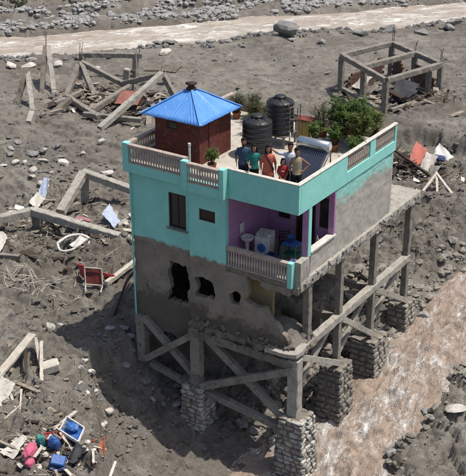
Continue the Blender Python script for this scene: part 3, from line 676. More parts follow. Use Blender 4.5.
rough_slab('ground_slab', -1.36, .12, -.22, 1.3, .985, 1.255, 'mud_concrete', .2)
MB().box(-7.4, -4.72, .3, 6.6, .6, .9).build('ground_slab', 'mud_concrete', H)
MB().box(-7.62, -.02, .02, 7.62, 6.89, 7.218).build('roof_slab', 'roof_floor', H)
LUMP_ME = []
for V, F in ROCKS_LO:
    me = fast_mesh('lump', V, F); me.materials.append(M['mud_concrete']); LUMP_ME.append(me)
# bricks and lumps broken out along the slab edge
for k in range(60):
    y = random.uniform(.1, 10.3); s = random.uniform(.04, .11)
    o = inst('broken_lump', ROCK_ME[k % 8], (.10 + random.uniform(-.03, .05), y, random.uniform(3.78, 4.12)), H, (random.uniform(0, 3), random.uniform(0, 3), 0), (s, s * 1.3, s * .8))
for k in range(46):
    x = random.uniform(-4.4, -.1); s = random.uniform(.05, .14)
    o = inst('broken_lump', LUMP_ME[k % 8], (x, -.22 + random.uniform(-.1, .06), random.uniform(1.08, 1.5)), H, (random.uniform(0, 3), random.uniform(0, 3), 0), (s * 1.3, s, s * .8))
MB().sheet([(-1.1, -.5, 1.32), (.2, -.42, 1.36), (.28, .45, 1.42), (-.9, .35, 1.36)], .16, 8, 6, .03, .06).build('broken_slab', 'pale_concrete', H)
# --- parapets of the roof terrace
def wallbox(name, x0, x1, y0, y1, z0, z1, mat='paint'): return grid_box(name, x0, x1, y0, y1, z0, z1, mat)
def grid_box(name, x0, x1, y0, y1, z0, z1, mat, parent=H): return MB().cbox(((x0 + x1) / 2, (y0 + y1) / 2, (z0 + z1) / 2), (x1 - x0, y1 - y0, z1 - z0), None, .012).build(name, mat, parent)
pr = wallbox('parapet', -3.02, .02, -.14, 0.0, 6.84, 7.955); grid_box('coping', -3.03, .04, -.16, .02, 7.957, 8.0, 'coping', pr)
ps = wallbox('parapet', -.12, .022, .003, 3.46, 6.84, 7.953); grid_box('coping', -.14, .042, .022, 7.74, 7.957, 8.003, 'coping', ps)
grid_box('parapet', -.12, .022, 3.463, 7.70, 6.84, 7.28, 'paint'); grid_box('parapet', -.118, .018, 5.35, 5.82, 7.283, 7.953, 'paint'); grid_box('parapet', -.12, .022, 7.55, 7.70, 7.283, 7.953, 'paint')
def baluster_mesh(h, r):
    k = r; prof = [(k * 1.0, 0), (k * 1.0, .06), (k * .6, .10), (k * .75, .2), (k * 1.15, .34), (k * 1.1, .44), (k * .7, .62), (k * .55, .78), (k * .7, .86), (k * 1.0, .93), (k * 1.0, 1.0)]
    mb = MB().lathe([(a, b_ * h) for a, b_ in prof], (0, 0, 0), 8); me = bpy.data.meshes.new('baluster'); me.from_pydata(mb.v, [], mb.f); me.materials.append(M['baluster'])
    me.polygons.foreach_set('use_smooth', mb.sm); return me
BAL = baluster_mesh(.60, .048); BAL_S = baluster_mesh(.52, .045)
def balustrade(p0, p1, zb, zl, zt, zr, wth, n, me, band='paint', rail='rail', posts=True):
    """solid band, turned balusters, top rail"""
    p0 = Vector(p0); p1 = Vector(p1); d = (p1 - p0); L = d.length; d.normalize()
    b_ = bpy.data.objects.new('balustrade', None); link(b_, H); b_.location = Vector((p0.x, p0.y, zb)) - parent_world(H)
    if zl > zb: MB().bar((p0.x, p0.y, (zb + zl) / 2), (p1.x, p1.y, (zb + zl) / 2), wth, zl - zb, cham=.03, seg=1).build('base_band', band, b_)
    MB().bar((p0.x, p0.y, (zt + zr) / 2), (p1.x, p1.y, (zt + zr) / 2), wth + .05, zr - zt, cham=.12, jit=.004).build('top_rail', rail, b_)
    MB().bar((p0.x, p0.y, zl + .025), (p1.x, p1.y, zl + .025), wth + .02, .046, cham=.1, seg=1).build('bottom_rail', rail, b_)
    for i in range(n):
        q = p0 + d * (L * (i + .5) / n); inst('baluster', me, (q.x, q.y, zl + .05), b_, (0, 0, random.uniform(0, 1)), (1, 1, (zt - zl - .05) / (.60 if me is BAL else .52)))
    return b_
balustrade((-7.5, -.02), (-4.82, -.02), 6.86, 7.24, 7.86, 8.0, .15, 22, BAL)
balustrade((-7.68, .16), (-7.68, 7.6), 6.86, 7.24, 7.86, 8.0, .15, 50, BAL)
grid_box('rear_kerb', -7.55, -.14, 7.6, 7.72, 6.86, 7.56, 'concrete')
balustrade((-4.52, -.36), (-3.14, -.36), 6.86, 7.22, 7.84, 7.98, .15, 12, BAL)
grid_box('corner_post', -7.78, -7.5, -.11, .14, 6.855, 8.03, 'paint'); grid_box('corner_post', -4.80, -4.53, -.46, -.24, 6.855, 8.02, 'paint'); grid_box('corner_post', -3.13, -2.92, -.46, -.162, 6.855, 8.02, 'paint')
MB().box(-4.78, -2.94, -.28, .018, 6.862, 7.217).build('slab_edge', 'paint', H)
MB().box(-4.79, -4.56, -.237, -.12, 7.225, 7.9).build('parapet_return', 'paint', H)
# grilles of the side parapet: small turned balusters behind dark weathering
for (a, b_) in ((3.5, 5.34), (5.83, 7.54)):
    g = bpy.data.objects.new('grille', None); link(g, H); g.location = Vector((-.05, a, 7.28)) - parent_world(H)
    n = 13
    for i in range(n): inst('baluster', BAL_S, (-.05, a + (b_ - a) * (i + .5) / n, 7.285), g, (0, 0, 0), (.9, .9, .66 / .52))
    for zc in (7.5, 7.74): MB().bar((-.05, a, zc), (-.05, b_, zc), .035, .03).build('rail', 'rail', g)
# balcony railing
balustrade((-2.98, -.1), (-.36, -.1), 3.92, 4.12, 4.78, 4.92, .16, 23, BAL_S, 'mud_concrete')
grid_box('railing_post', -.36, -.17, -.2, .02, 3.92, 4.93, 'paint')
rough_slab('balcony_corner', -.19, .08, .02, .66, 3.98, 4.93, 'pale_concrete', .05, .08)
MB().bar((-.1, -.06, 3.8), (-.1, .9, 3.8), .3, .3, jit=.03).build('corner_stub', 'concrete', H)
# ================================================================ STILTS
def bm_(name, p0, p1, w_, h_, mat='concrete', jit=.010, **k): return MB().bar(p0, p1, w_, h_, jit=jit, cham=.07, **k).build(name, mat, H)
bm_('post', (-7.28, .12, -1.5), (-7.30, .1, .62), .40, .40)
bm_('post', (-4.42, -.12, -1.6), (-4.45, -.1, 1.0), .42, .40)
bm_('post', (.04, -.1, -1.45), (.02, -.1, 1.02), .46, .42, 'pale_concrete')
SIDE = [(.95, 1.2), (3.5, -1.0), (6.5, -1.2), (9.85, -1.0)]
for y, zb in SIDE: bm_('post', (-.10, y, zb), (-.12, y, 3.77), .27, .27, seg=16)
bm_('post', (-4.4, 4.4, -3.4), (-4.4, 4.4, 1.0), .36, .36); bm_('post', (-7.2, 4.4, -1.6), (-7.2, 4.4, .62), .36, .36); bm_('post', (-7.2, 7.3, -1.6), (-7.2, 7.3, 3.8), .3, .3); bm_('post', (-4.4, 9.9, -1.6), (-4.4, 9.9, 3.77), .27, .27)
bm_('post', (-2.5, 6.4, -3.3), (-2.5, 6.4, 3.77), .3, .3)
# front frame
bm_('beam', (-4.7, -.14, .80), (.16, -.14, .80), .36, .34, 'mud_concrete', .025)
bm_('brace', (-4.22, -.06, .86), (-.35, -.06, -1.85), .24, .30); bm_('brace', (-4.1, -.30, -1.5), (.02, -.30, .62), .2, .28)
bm_('beam', (-4.1, -.1, -1.82), (-.40, -.1, -2.25), .26, .28)
bm_('brace', (-7.12, .05, .58), (-4.6, .05, -1.4), .24, .28); bm_('brace', (-6.95, -.14, -1.22), (-4.6, -.14, .62), .22, .26)
bm_('beam', (-6.9, .1, -1.55), (-4.6, .1, -2.0), .24, .26)
# side frame: a beam half way down and crossed braces in every bay
bm_('beam', (-.08, .1, 1.12), (-.10, 9.95, 1.10), .30, .32, 'pale_concrete', .014)
for (ya, yb, zb) in ((.1, 3.45, -1.0), (3.55, 6.45, -1.1), (6.55, 9.8, -1.0)):
    bm_('brace', (.08, ya + .12, .95), (.08, yb - .1, zb + .1), .16, .24, 'pale_concrete'); bm_('brace', (-.26, ya + .1, zb + .1), (-.26, yb - .08, .95), .16, .24, 'pale_concrete')
for y in (3.5, 6.5): bm_('beam', (-.2, y, 1.0), (-4.5, y, 1.0), .24, .28)
# rebar stubs and hanging wires on the broken concrete
for k in range(9):
    y = random.uniform(.3, 10.4); MB().tube([(.08, y, 3.95), (.22, y + random.uniform(-.1, .1), 3.9 + random.uniform(-.1, .1)), (.3, y + random.uniform(-.2, .2), 3.7 + random.uniform(-.3, .2))], .011, 5).build('rebar', 'rebar', H)
# --- dry stone piers
STONE_ME = []
for k in range(10):
    V, F = rock_mesh(60 + k, 1, .95, 4); V = np.sign(V) * np.abs(V) ** .55; V /= np.abs(V).max(0)
    me = fast_mesh('stone', V * .5 + np.random.default_rng(k).normal(size=V.shape) * .018, F); me.materials.append(M['pier_stone']); STONE_ME.append(me)
NST = 0
def pier(cx, cy, w0, d0, w1, d1, zb, zt, ch, sl, joined=False, rz=0.0):
    """battered dry-stone pier; stones in uneven courses round a rubble core"""
    global NST
    pe = MB(); p_ = []
    for z, ww, dd in ((zb, w1 * .86, d1 * .86), (zt - .04, w0 * .86, d0 * .86)): p_ += [(cx - ww / 2, cy - dd / 2, z), (cx + ww / 2, cy - dd / 2, z), (cx + ww / 2, cy + dd / 2, z), (cx - ww / 2, cy + dd / 2, z)]
    pe.add(p_, [(3, 2, 1, 0), (4, 5, 6, 7), (0, 1, 5, 4), (1, 2, 6, 5), (2, 3, 7, 6), (3, 0, 4, 7)])
    po = pe.build('pier', 'mud_concrete', H); stuff = []
    z = zb
    while z < zt - .02:
        hh = min(ch * random.uniform(.7, 1.35), zt - z); t_ = (z + hh / 2 - zb) / (zt - zb); ww = w1 + (w0 - w1) * t_; dd = d1 + (d0 - d1) * t_
        for face in range(4):
            L = ww if face % 2 == 0 else dd; s = 0.0
            while s < L - .04:
                l = min(sl * random.uniform(.55, 1.5), L - s)
                if L - s - l < .08: l = L - s
                q = s + l / 2 - L / 2; dep = .24; off = random.uniform(-.035, .04)
                if face == 0: c_ = (cx + q, cy - dd / 2 + dep / 2 - off); a = 0
                elif face == 1: c_ = (cx + ww / 2 - dep / 2 + off, cy + q); a = math.pi / 2
                elif face == 2: c_ = (cx - q, cy + dd / 2 - dep / 2 + off); a = math.pi
                else: c_ = (cx - ww / 2 + dep / 2 - off, cy - q); a = -math.pi / 2
                sc = (l * .98, dep, hh * .97); rot = (random.uniform(-.06, .06), random.uniform(-.07, .07), a + random.uniform(-.08, .08)); pos = (c_[0], c_[1], z + hh / 2)
                if not joined and face in (0, 1) and NST < 300: inst('stone', STONE_ME[random.randrange(10)], pos, po, rot, sc); NST += 1
                else: stuff.append((pos, rot, sc))
                s += l
        z += hh
    if stuff:
        Vs = []; Fs = []; o = 0
        for pos, rot, sc in stuff:
            me = STONE_ME[random.randrange(10)]; mt = Matrix.LocRotScale(Vector(pos) - parent_world(po), Euler(rot), Vector(sc))
            V = np.array([(mt @ v.co)[:] for v in me.vertices]); F = np.array([p.vertices[:] for p in me.polygons]); Vs.append(V); Fs.append(F + o); o += len(V)
        me = fast_mesh('stonework', np.concatenate(Vs), np.concatenate(Fs)); me.materials.append(M['stone']); ob = bpy.data.objects.new('stonework', me); link(ob, po); ob['kind'] = 'stuff'
    return po
pier(.15, -.1, 1.05, 1.05, 1.45, 1.35, -4.6, -1.38, .19, .34)
pier(-4.42, -.1, .95, .95, 1.25, 1.2, -4.5, -1.52, .18, .32)
pier(-.1, 6.5, 1.15, 1.25, 1.5, 1.5, -4.6, -1.15, .24, .4, True)
pier(-.1, 3.5, 1.0, 1.1, 1.3, 1.3, -4.6, -.98, .24, .4, True)
pier(-.15, 9.85, .9, 1.0, 1.2, 1.3, -4.6, -.98, .24, .4, True)
# ================================================================ ROOF TERRACE
RZ = 7.22
# --- shed with a blue tin roof
sh = thing('rooftop_shed', 'maroon rooftop shed under a blue tin pyramid roof', 'shed', (-6.1, 2.25, RZ))
bx0, bx1, by0, by1, zt = -7.10, -5.05, 1.15, 3.30, 8.97
grid_wall('wall', (0, by0, 0), PX, cuts(bx0, bx1, (-6.55, -6.05), .4), cuts(RZ, zt, (8.45, 8.75), .4), .12, rect_holes([(-6.55, -6.05, 8.45, 8.75)]), 'maroon', sh)
grid_wall('wall', (bx1, 0, 0), PY, cuts(by0 + .125, by1, (1.75, 2.45), .4), cuts(RZ, zt - .002, (8.85,), .4), .12, lambda s, z: True, 'maroon', sh, ndir=(1, 0, 0))
grid_wall('wall', (bx0, 0, 0), PY, cuts(by0 + .125, by1, (), .4), cuts(RZ, zt - .002, (), .4), .12, lambda s, z: True, 'maroon', sh, ndir=(-1, 0, 0))
grid_wall('wall', (0, by1, 0), PX, cuts(bx0 + .125, bx1 - .125, (), .4), cuts(RZ, zt - .004, (), .4), .12, lambda s, z: True, 'maroon', sh, ndir=(0, 1, 0))
wv = MB().box(-6.55, -6.51, 1.13, 1.24, 8.45, 8.75).box(-6.09, -6.05, 1.13, 1.24, 8.45, 8.75).box(-6.51, -6.09, 1.132, 1.238, 8.45, 8.49).box(-6.51, -6.09, 1.132, 1.238, 8.71, 8.75).build('window', 'dark_wood', sh)
MB().box(-6.51, -6.09, 1.17, 1.18, 8.49, 8.71).build('pane', 'glass', wv)
m, t, b = nodes('blue_tin'); p = wpos(t)
c = mixc(t, ramp(t, noise(t, p, 1.6, 5, .6), [(.3, 0.), (.7, 1.)]), (0.075, 0.235, 0.60), (0.12, 0.30, 0.66))
c = mixc(t, ramp(t, noise(t, p, 6, 6, .7, .4), [(.56, 0.), (.68, .7)]), c, (0.30, 0.42, 0.62))
c = mixc(t, ramp(t, noise(t, p, 3.3, 6, .7, .8), [(.62, 0.), (.72, .6)]), c, (0.05, 0.12, 0.30))
t.links.new(c, b.inputs['Base Color']); b.inputs['Roughness'].default_value = .45; M['blue_tin'] = m
ex0, ex1, ey0, ey1, ze, za = -7.52, -4.74, .80, 3.62, 8.95, 9.88; AP = Vector(((ex0 + ex1) / 2, (ey0 + ey1) / 2, za))
cn = [Vector((ex0, ey0, ze)), Vector((ex1, ey0, ze)), Vector((ex1, ey1, ze)), Vector((ex0, ey1, ze))]
for k in range(4):                                   # corrugated sheets, one per slope
    a, b_ = cn[k], cn[(k + 1) % 4]; nrm = (b_ - a).cross(AP - a).normalized(); n = 120; rows = 8; vs = []
    for j in range(rows + 1):
        v = j / rows * .985
        for i in range(n + 1):
            u = i / n; L0 = a + (AP - a) * v; R0 = b_ + (AP - b_) * v
            q = L0 + (R0 - L0) * u; along = (q - a).dot((b_ - a).normalized())
            e = .008 * math.sin(along * 2 * math.pi / .13) + (.006 if j % 4 == 0 else 0)
            q = q + nrm * e
            if j == 0: q = q + (a - AP + b_ - AP).normalized() * random.uniform(-.012, .012)
            vs.append(q)
    W = n + 1; fs = [(j * W + i, j * W + i + 1, (j + 1) * W + i + 1, (j + 1) * W + i) for j in range(rows) for i in range(n)]
    m0 = len(vs); vs += [q - nrm * .012 for q in vs]; fs += [tuple(i + m0 for i in reversed(f)) for f in fs]
    fs += [(i + 1, i, i + m0, i + 1 + m0) for i in range(n)]
    pn = MB().add(vs, fs, True).build('roof_panel', 'blue_tin', sh)
    MB().bar(cn[k] + Vector((0, 0, .03)), AP + Vector((0, 0, .015)), .11, .03, jit=.002).build('ridge_cap', 'blue_tin', pn)
MB().lathe([(.20, 0), (.20, .05), (.13, .08), (.13, .17), (.21, .21), (.24, .24), (.05, .30)], (AP.x, AP.y, za - .09), 16).build('finial', 'dark_wood', sh)
MB().bar((ex0 + .2, ey0 + .3, ze - .03), (ex1 - .2, ey0 + .3, ze - .03), .06, .06).bar((ex1 - .3, ey0 + .2, ze - .03), (ex1 - .3, ey1 - .2, ze - .03), .06, .06).build('rafter', 'dark_wood', sh)
dr = MB().box(bx1 + .002, bx1 + .03, 1.75, 2.45, RZ, 8.75).build('door', 'maroon', sh); MB().box(bx1 + .03, bx1 + .06, 1.82, 1.85, 8.0, 8.12).build('handle', 'steel', dr)
# --- white standpipe
o = MB().tube([(-5.02, .45, RZ), (-5.02, .45, 8.32)], .045).tube([(-5.02, .45, 8.25), (-5.02, .45, 8.36)], .058).build('standpipe', 'white', None, (-5.02, .45, RZ)); tag(o, 'short white standpipe behind the front balustrade', 'pipe')
# --- water tanks
def tank(name, x, y, z, r, h, label):
    t_ = thing(name, label, 'water tank', (x, y, z), random.uniform(0, 1), 'rooftop water tanks')
    pr_ = [(r * .96, 0), (r, .05)]; n = 6; hh = h * .80
    for i in range(n):
        z0 = .08 + (hh - .1) * i / n; z1 = .08 + (hh - .1) * (i + 1) / n; dz = z1 - z0
        pr_ += [(r, z0 + .05 * dz), (r, z0 + .68 * dz), (r * .955, z0 + .74 * dz), (r * .955, z0 + .94 * dz)]
    pr_ += [(r * 1.0, hh), (r * .99, hh + .05), (r * .86, hh + .10), (r * .55, hh + .17), (r * .40, hh + .19)]
    MB().lathe(pr_, (x, y, z), 40).build('tank_body', 'tank', t_)
    MB().lathe([(r * .42, 0), (r * .42, .09), (r * .38, .12), (r * .1, .14)], (x, y, z + hh + .18), 24).build('lid', 'tank', t_)
    for k in range(8):
        a = k * math.pi / 4; ca, sa = math.cos(a), math.sin(a)
        MB().bar((x + ca * r * .42, y + sa * r * .42, z + hh + .20), (x + ca * r * .93, y + sa * r * .93, z + hh + .07), .07, .05).build('shoulder_rib', 'tank', t_)
    MB().tube([(x + r * .9, y - r * .3, z + .15), (x + r * 1.1, y - r * .38, z + .15), (x + r * 1.1, y - r * .38, z - .15 if z > RZ + .2 else z + .02)], .025).build('outlet_pipe', 'white', t_)
    return t_
tank('water_tank', -3.86, 3.35, RZ, .58, 1.68, 'nearer black ribbed water tank standing on the roof floor')
tank('water_tank', -3.80, 4.95, RZ + .48, .55, 1.52, 'farther black ribbed water tank raised on a steel stand')
st = thing('tank_stand', 'low steel stand carrying the farther black water tank', 'stand', (-3.80, 4.95, RZ))
for dx in (-.45, .45):
    for dy in (-.45, .45): MB().bar((-3.8 + dx, 4.95 + dy, RZ), (-3.8 + dx, 4.95 + dy, RZ + .44), .07, .07).build('leg', 'steel', st)
MB().box(-4.32, -3.28, 4.43, 5.47, RZ + .44, RZ + .478).build('platform', 'steel', st)
pf = thing('pipe_frame', 'thin steel pipe frame beside the raised black tank', 'pipe frame', (-3.1, 4.9, RZ))
for (x, y) in ((-3.12, 4.55), (-3.05, 5.25), (-2.86, 4.7)): MB().tube([(x, y, RZ), (x, y, RZ + 1.72)], .022, 6).build('upright', 'steel', pf)
MB().tube([(-3.12, 4.55, RZ + 1.7), (-3.05, 5.25, RZ + 1.7)], .02, 6).build('crossbar', 'steel', pf); MB().tube([(-3.12, 4.55, RZ + 1.25), (-2.86, 4.7, RZ + 1.25)], .02, 6).build('crossbar', 'steel', pf)
MB().tube([(-3.12, 4.55, RZ + 1.7), (-3.5, 4.9, RZ + 1.78)], .02, 6).build('crossbar', 'rust_red', pf)
# --- painted cabinet behind the tanks
cb = thing('cabinet', 'yellow cabinet with red edging behind the water tanks', 'cabinet', (-3.35, 6.2, RZ))
MB().cbox((-3.35, 6.25, RZ + .36), (.62, .5, .72), (0, 0, 0), .01).build('body', 'yellow_paint', cb)
MB().box(-3.7, -3.0, 5.96, 6.54, RZ + .722, RZ + .77).build('top', 'rust_red', cb); [MB().box(q - .015, q + .015, 5.97, 5.998, RZ, RZ + .72).build('edging', 'rust_red', cb) for q in (-3.675, -3.025)]
for x in (-3.50, -3.20): MB().box(x - .135, x + .135, 5.975, 5.998, RZ + .06, RZ + .68).build('door', 'yellow_paint', cb)
# --- solar water heater
so_ = thing('solar_water_heater', 'solar water heater with silver drum and dark tube panel', 'solar heater', (-.95, 2.0, RZ))
ca_, cb_ = Vector((-1.55, 2.55, 8.50)), Vector((-.28, 2.55, 8.50)); dv = (cb_ - ca_).normalized()
MB().tube([ca_ - dv * .03, ca_, ca_ + dv * .01, cb_ - dv * .01, cb_, cb_ + dv * .03], [.13, .19, .205, .205, .19, .13], 28).build('drum', 'silver', so_)
for q in (ca_, cb_): MB().tube([q - dv * .035, q + dv * .035], .12, 20).build('drum_cap', 'white', so_)
n = 16; top_ = 2.45; bot = 1.22
M['solar_tube'] = pmat('solar_tube', (0.018, 0.024, 0.05), (0.03, 0.04, 0.075), 3, .18, 0, 10, spec=.6)
for i in range(n):
    x = -1.52 + 1.22 * (i + .5) / n; MB().tube([(x, top_, 8.40), (x, bot, RZ + .16)], .027, 8).build('tube', 'solar_tube', so_)
M['reflector'] = pmat('reflector', (0.20, 0.22, 0.27), (0.15, 0.165, 0.21), 3, .3, 0, 10, metal=.6)
MB().sheet([(-1.56, bot, RZ + .10), (-.27, bot, RZ + .10), (-.27, top_, 8.32), (-1.56, top_, 8.32)], .012, 2, 2, 0).build('reflector', 'reflector', so_)
MB().bar((-1.6, bot - .03, RZ + .12), (-.22, bot - .03, RZ + .12), .07, .07).build('foot_rail', 'silver', so_)
for x in (-1.58, -.25):
    MB().bar((x, bot, RZ + .04), (x, top_ + .1, 8.3), .04, .04).build('side_rail', 'steel', so_); MB().bar((x, 2.62, RZ), (x, 2.58, 8.36), .04, .04).build('leg', 'steel', so_); MB().bar((x, bot, RZ), (x, bot, RZ + .14), .04, .04).build('leg', 'steel', so_)

# ---------------------------------------------------------------- plants
def leaf_cloud(pts, size, ang_up=.5, n_each=1, long=2.2):
    V = []; F = []
    for (x, y, z) in pts:
        for _ in range(n_each):
            a = random.uniform(0, 6.28); tilt = random.uniform(-.3, 1.0) * ang_up; L = size * random.uniform(.6, 1.35) * long / 2; W = L / long
            d = Vector((math.cos(a) * math.cos(tilt), math.sin(a) * math.cos(tilt), math.sin(tilt))); r = d.cross(Vector((random.uniform(-.5, .5), random.uniform(-.5, .5), 1))).normalized(); up = r.cross(d)
            o = Vector((x, y, z)); k = len(V)
            V += [o, o + d * L * .5 + r * W * .5 + up * L * .06, o + d * L - up * L * .12, o + d * L * .5 - r * W * .5 + up * L * .06]
            F += [(k, k + 1, k + 2), (k, k + 2, k + 3)]
    return V, F
def shrub(name, x, y, z, h, rad, label, mat='leaf', nst=14, nl=1500, pot=None, size=.085, lean=(0, 0), cat='shrub', spire=0.0, group=None, bare=.15):
    t_ = thing(name, label, cat, (x, y, z), 0, group); z0 = z
    if pot:
        MB().lathe([(pot * .7, 0), (pot, .9 * pot * 1.6), (pot * 1.08, .92 * pot * 1.6), (pot * 1.08, pot * 1.6), (pot * .9, pot * 1.6), (pot * .88, pot * 1.45)], (x, y, z), 20).build('pot', 'terracotta', t_); z0 = z + pot * 1.4
    st_ = MB(); tips = []
    for i in range(nst):
        a = random.uniform(0, 6.28); q = random.uniform(.15, 1) ** .7; L = h * random.uniform(.6, 1.08); r_ = rad * q
        p0 = Vector((x + math.cos(a) * r_ * .2, y + math.sin(a) * r_ * .2, z0)); p3 = Vector((x + math.cos(a) * r_ + lean[0] * L, y + math.sin(a) * r_ + lean[1] * L, z0 + L * (1 - .35 * q * q)))
        pts_ = []
        for k in range(7):
            u = k / 6; pts_.append(p0.lerp(p3, u) + Vector((random.uniform(-1, 1), random.uniform(-1, 1), 0)) * .05 * h * u + Vector((0, 0, .12 * h * math.sin(u * math.pi))))
        st_.tube(pts_, [.016 * (1 - .75 * k / 6) for k in range(7)], 5, True, False); tips.append(pts_)
        for k in range(2, 6):
            for _ in range(2):
                b0 = pts_[k]; d = Vector((random.uniform(-1, 1), random.uniform(-1, 1), random.uniform(-.1, 1))).normalized() * h * random.uniform(.10, .24); e = b0 + d
                st_.tube([b0, b0 + d * .5 + Vector((0, 0, .01)), e], [.007, .005, .003], 4, True, False); tips.append([b0.lerp(e, q_) for q_ in (.3, .6, .8, 1.)])
    st_.build('stems', 'bark', t_)
    P = []
    for _ in range(nl):
        tp = random.choice(tips); k = max(1, int(len(tp) * random.uniform(bare, 1))) ; k = min(k, len(tp) - 1); q = tp[k - 1].lerp(tp[k], random.random()); P.append(q + Vector((random.gauss(0, 1), random.gauss(0, 1), random.gauss(0, 1))) * .03)
    V, F = leaf_cloud(P, size)
    MB().add(V, F).build('foliage', mat, t_); return t_
shrub('roof_shrub', -2.5, 5.5, RZ, .95, .4, 'leafy shrub at the left end of the silver drum', 'leaf', 14, 900, .16, .08)
shrub('roof_shrub', -1.05, 6.25, RZ, 1.75, .75, 'tallest bushy shrub above the side parapet', 'leaf', 22, 2600, .2, .09)
shrub('roof_shrub', -1.95, 7.1, RZ, 1.4, .6, 'upright green shrub at the rear kerb of the roof', 'leaf', 18, 1600, .2, .09)
shrub('roof_shrub', -.5, 5.0, RZ, .8, .4, 'low shrub hugging the side parapet behind the solar heater', 'leaf', 14, 900, .16, .085)
shrub('roof_shrub', -6.4, 7.0, RZ, .9, .6, 'straggling bush at the rear left kerb of the roof', 'leaf_dull', 18, 1300, .16, .07)
shrub('roof_shrub', -5.1, 6.6, RZ, .85, .5, 'thin bush on the rear kerb left of the raised tank', 'leaf_dull', 16, 900, .16, .07)
shrub('potted_shrub', -4.42, 1.05, RZ, .75, .34, 'small potted shrub beside the maroon shed wall', 'leaf', 14, 700, .17, .075)
shrub('roof_shrub', -2.75, 6.6, RZ, 1.25, .6, 'dry thin shrub beside the yellow cabinet on the roof', 'leaf_dull', 16, 600, .2, .07, bare=.4)
shrub('roof_shrub', -2.05, 6.35, RZ, 1.6, .62, 'tall leafy green shrub behind the solar heater drum', 'leaf', 18, 1700, .22, .095)
shrub('roof_shrub', -1.35, 6.75, RZ, 1.5, .7, 'broad green shrub in the middle of the roof planting', 'leaf', 18, 1900, .22, .09)
shrub('roof_shrub', -.75, 5.9, RZ, 1.35, .6, 'yellow-green shrub leaning over the side parapet grille', 'leaf_yellow', 18, 1500, .2, .085)
shrub('roof_shrub', -.62, 7.05, RZ, 1.2, .5, 'feathery yellow-green shrub in the rear roof corner', 'leaf_yellow', 20, 1500, .2, .06)
shrub('roof_shrub', -1.55, 5.35, RZ, .85, .45, 'low dark green shrub just behind the solar panel', 'leaf', 14, 1000, .18, .09)
shrub('roof_shrub', -6.9, 6.6, RZ, .95, .5, 'dull green shrub behind the blue roof near the balustrade', 'leaf_dull', 16, 900, .18, .075)
shrub('roof_shrub', -5.9, 6.3, RZ, .9, .45, 'grey-green shrub between the shed and the water tanks', 'leaf_dull', 16, 900, .18, .07)
shrub('roof_shrub', -5.3, 5.2, RZ, .7, .36, 'small scruffy shrub left of the nearer water tank', 'leaf', 12, 600, .15, .065)
# ================================================================ BALCONY THINGS
BZ = 4.135
wm_ = thing('washing_machine', 'white washing machine on the balcony against the mauve wall', 'washing machine', (-2.25, 1.35, BZ), .12)
MB().cbox((-2.25, 1.35, BZ + .43), (.6, .58, .84), (0, 0, .12), .02).build('body', 'white', wm_)
MB().cbox((-2.26, 1.42, BZ + .90), (.6, .44, .10), (.1, 0, .12), .015).build('control_panel', 'white', wm_); MB().tube([(-2.22, 1.08, BZ + .42), (-2.215, 1.03, BZ + .42)], .17, 20).build('door', 'blue_plastic', wm_)
for dx in (-.12, 0, .12): MB().tube([(-2.235 + dx, 1.2, BZ + .91), (-2.232 + dx, 1.165, BZ + .91)], .025, 10).build('knob', 'steel', wm_)
wb = thing('wash_basin', 'white pedestal wash basin at the left end of the balcony', 'basin', (-2.72, .85, BZ))
MB().lathe([(.13, 0), (.10, .08), (.075, .3), (.08, .62), (.12, .68)], (-2.72, .85, BZ), 16).build('pedestal', 'white', wb)
MB().lathe([(.10, .66), (.21, .72), (.26, .82), (.26, .85), (.23, .85), (.19, .78), (.05, .74)], (-2.72, .85, BZ), 20).build('bowl', 'white', wb)
MB().box(-2.975, -2.95, .72, 1.0, BZ + .95, BZ + 1.35).build('splashback', 'white', wb); MB().tube([(-2.93, .85, BZ + .85), (-2.93, .85, BZ + 1.0), (-2.85, .85, BZ + 1.02), (-2.82, .85, BZ + .97)], .014, 6).build('tap', 'silver', wb)
tb = thing('table', 'blue balcony table with slim legs and lower shelf', 'table', (-1.15, 1.5, BZ))
MB().cbox((-1.15, 1.5, BZ + .72), (.62, .5, .05), None, .01).build('top', 'blue_plastic', tb); MB().cbox((-1.15, 1.5, BZ + .3), (.54, .42, .03)).build('shelf', 'green_plastic', tb)
for dx in (-.27, .27):
    for dy in (-.2, .2): MB().bar((-1.15 + dx, 1.5 + dy, BZ), (-1.15 + dx, 1.5 + dy, BZ + .7), .04, .04).build('leg', 'teal_plastic', tb)
def chair(x, y, z, rz, mat, label, loc=None, rot=None):
    t_ = thing('chair', label, 'chair', (x, y, z), rz); c_, s_ = math.cos(rz), math.sin(rz)
    L = lambda a, b_, h: (x + a * c_ - b_ * s_, y + a * s_ + b_ * c_, z + h)
    for a in (-.2, .2):
        MB().bar(L(a, -.2, 0), L(a * .95, -.19, .43), .035, .035).build('leg', mat, t_); MB().bar(L(a, .22, 0), L(a * .95, .2, .43), .035, .035).build('leg', mat, t_); MB().bar(L(a * .95, .2, .43), L(a * .92, .27, .86), .035, .03).build('back_post', mat, t_)
    MB().sheet([L(-.21, -.22, .45), L(.21, -.22, .45), L(.2, .21, .44), L(-.2, .21, .44)], .025, 4, 4, .005).build('seat', mat, t_)
    for h in (.55, .66, .77): MB().bar(L(-.19, .225 + (h - .43) * .16, h), L(.19, .225 + (h - .43) * .16, h), .02, .06).build('back_slat', mat, t_)
    return t_
chair(-1.72, 1.9, BZ, .5, 'dark_wood', 'dark chair between the washing machine and the blue table')
chair(-.62, 2.0, BZ, -.9, 'sheet_white', 'pale chair draped beside the blue balcony table')
bk = thing('bucket', 'blue bucket on top of the balcony table', 'bucket', (-1.2, 1.5, BZ + .747)); MB().lathe([(.10, 0), (.145, .24), (.155, .24), (.155, .255), (.135, .255), (.09, .03)], (-1.2, 1.5, BZ + .747), 18).build('body', 'blue_plastic', bk)
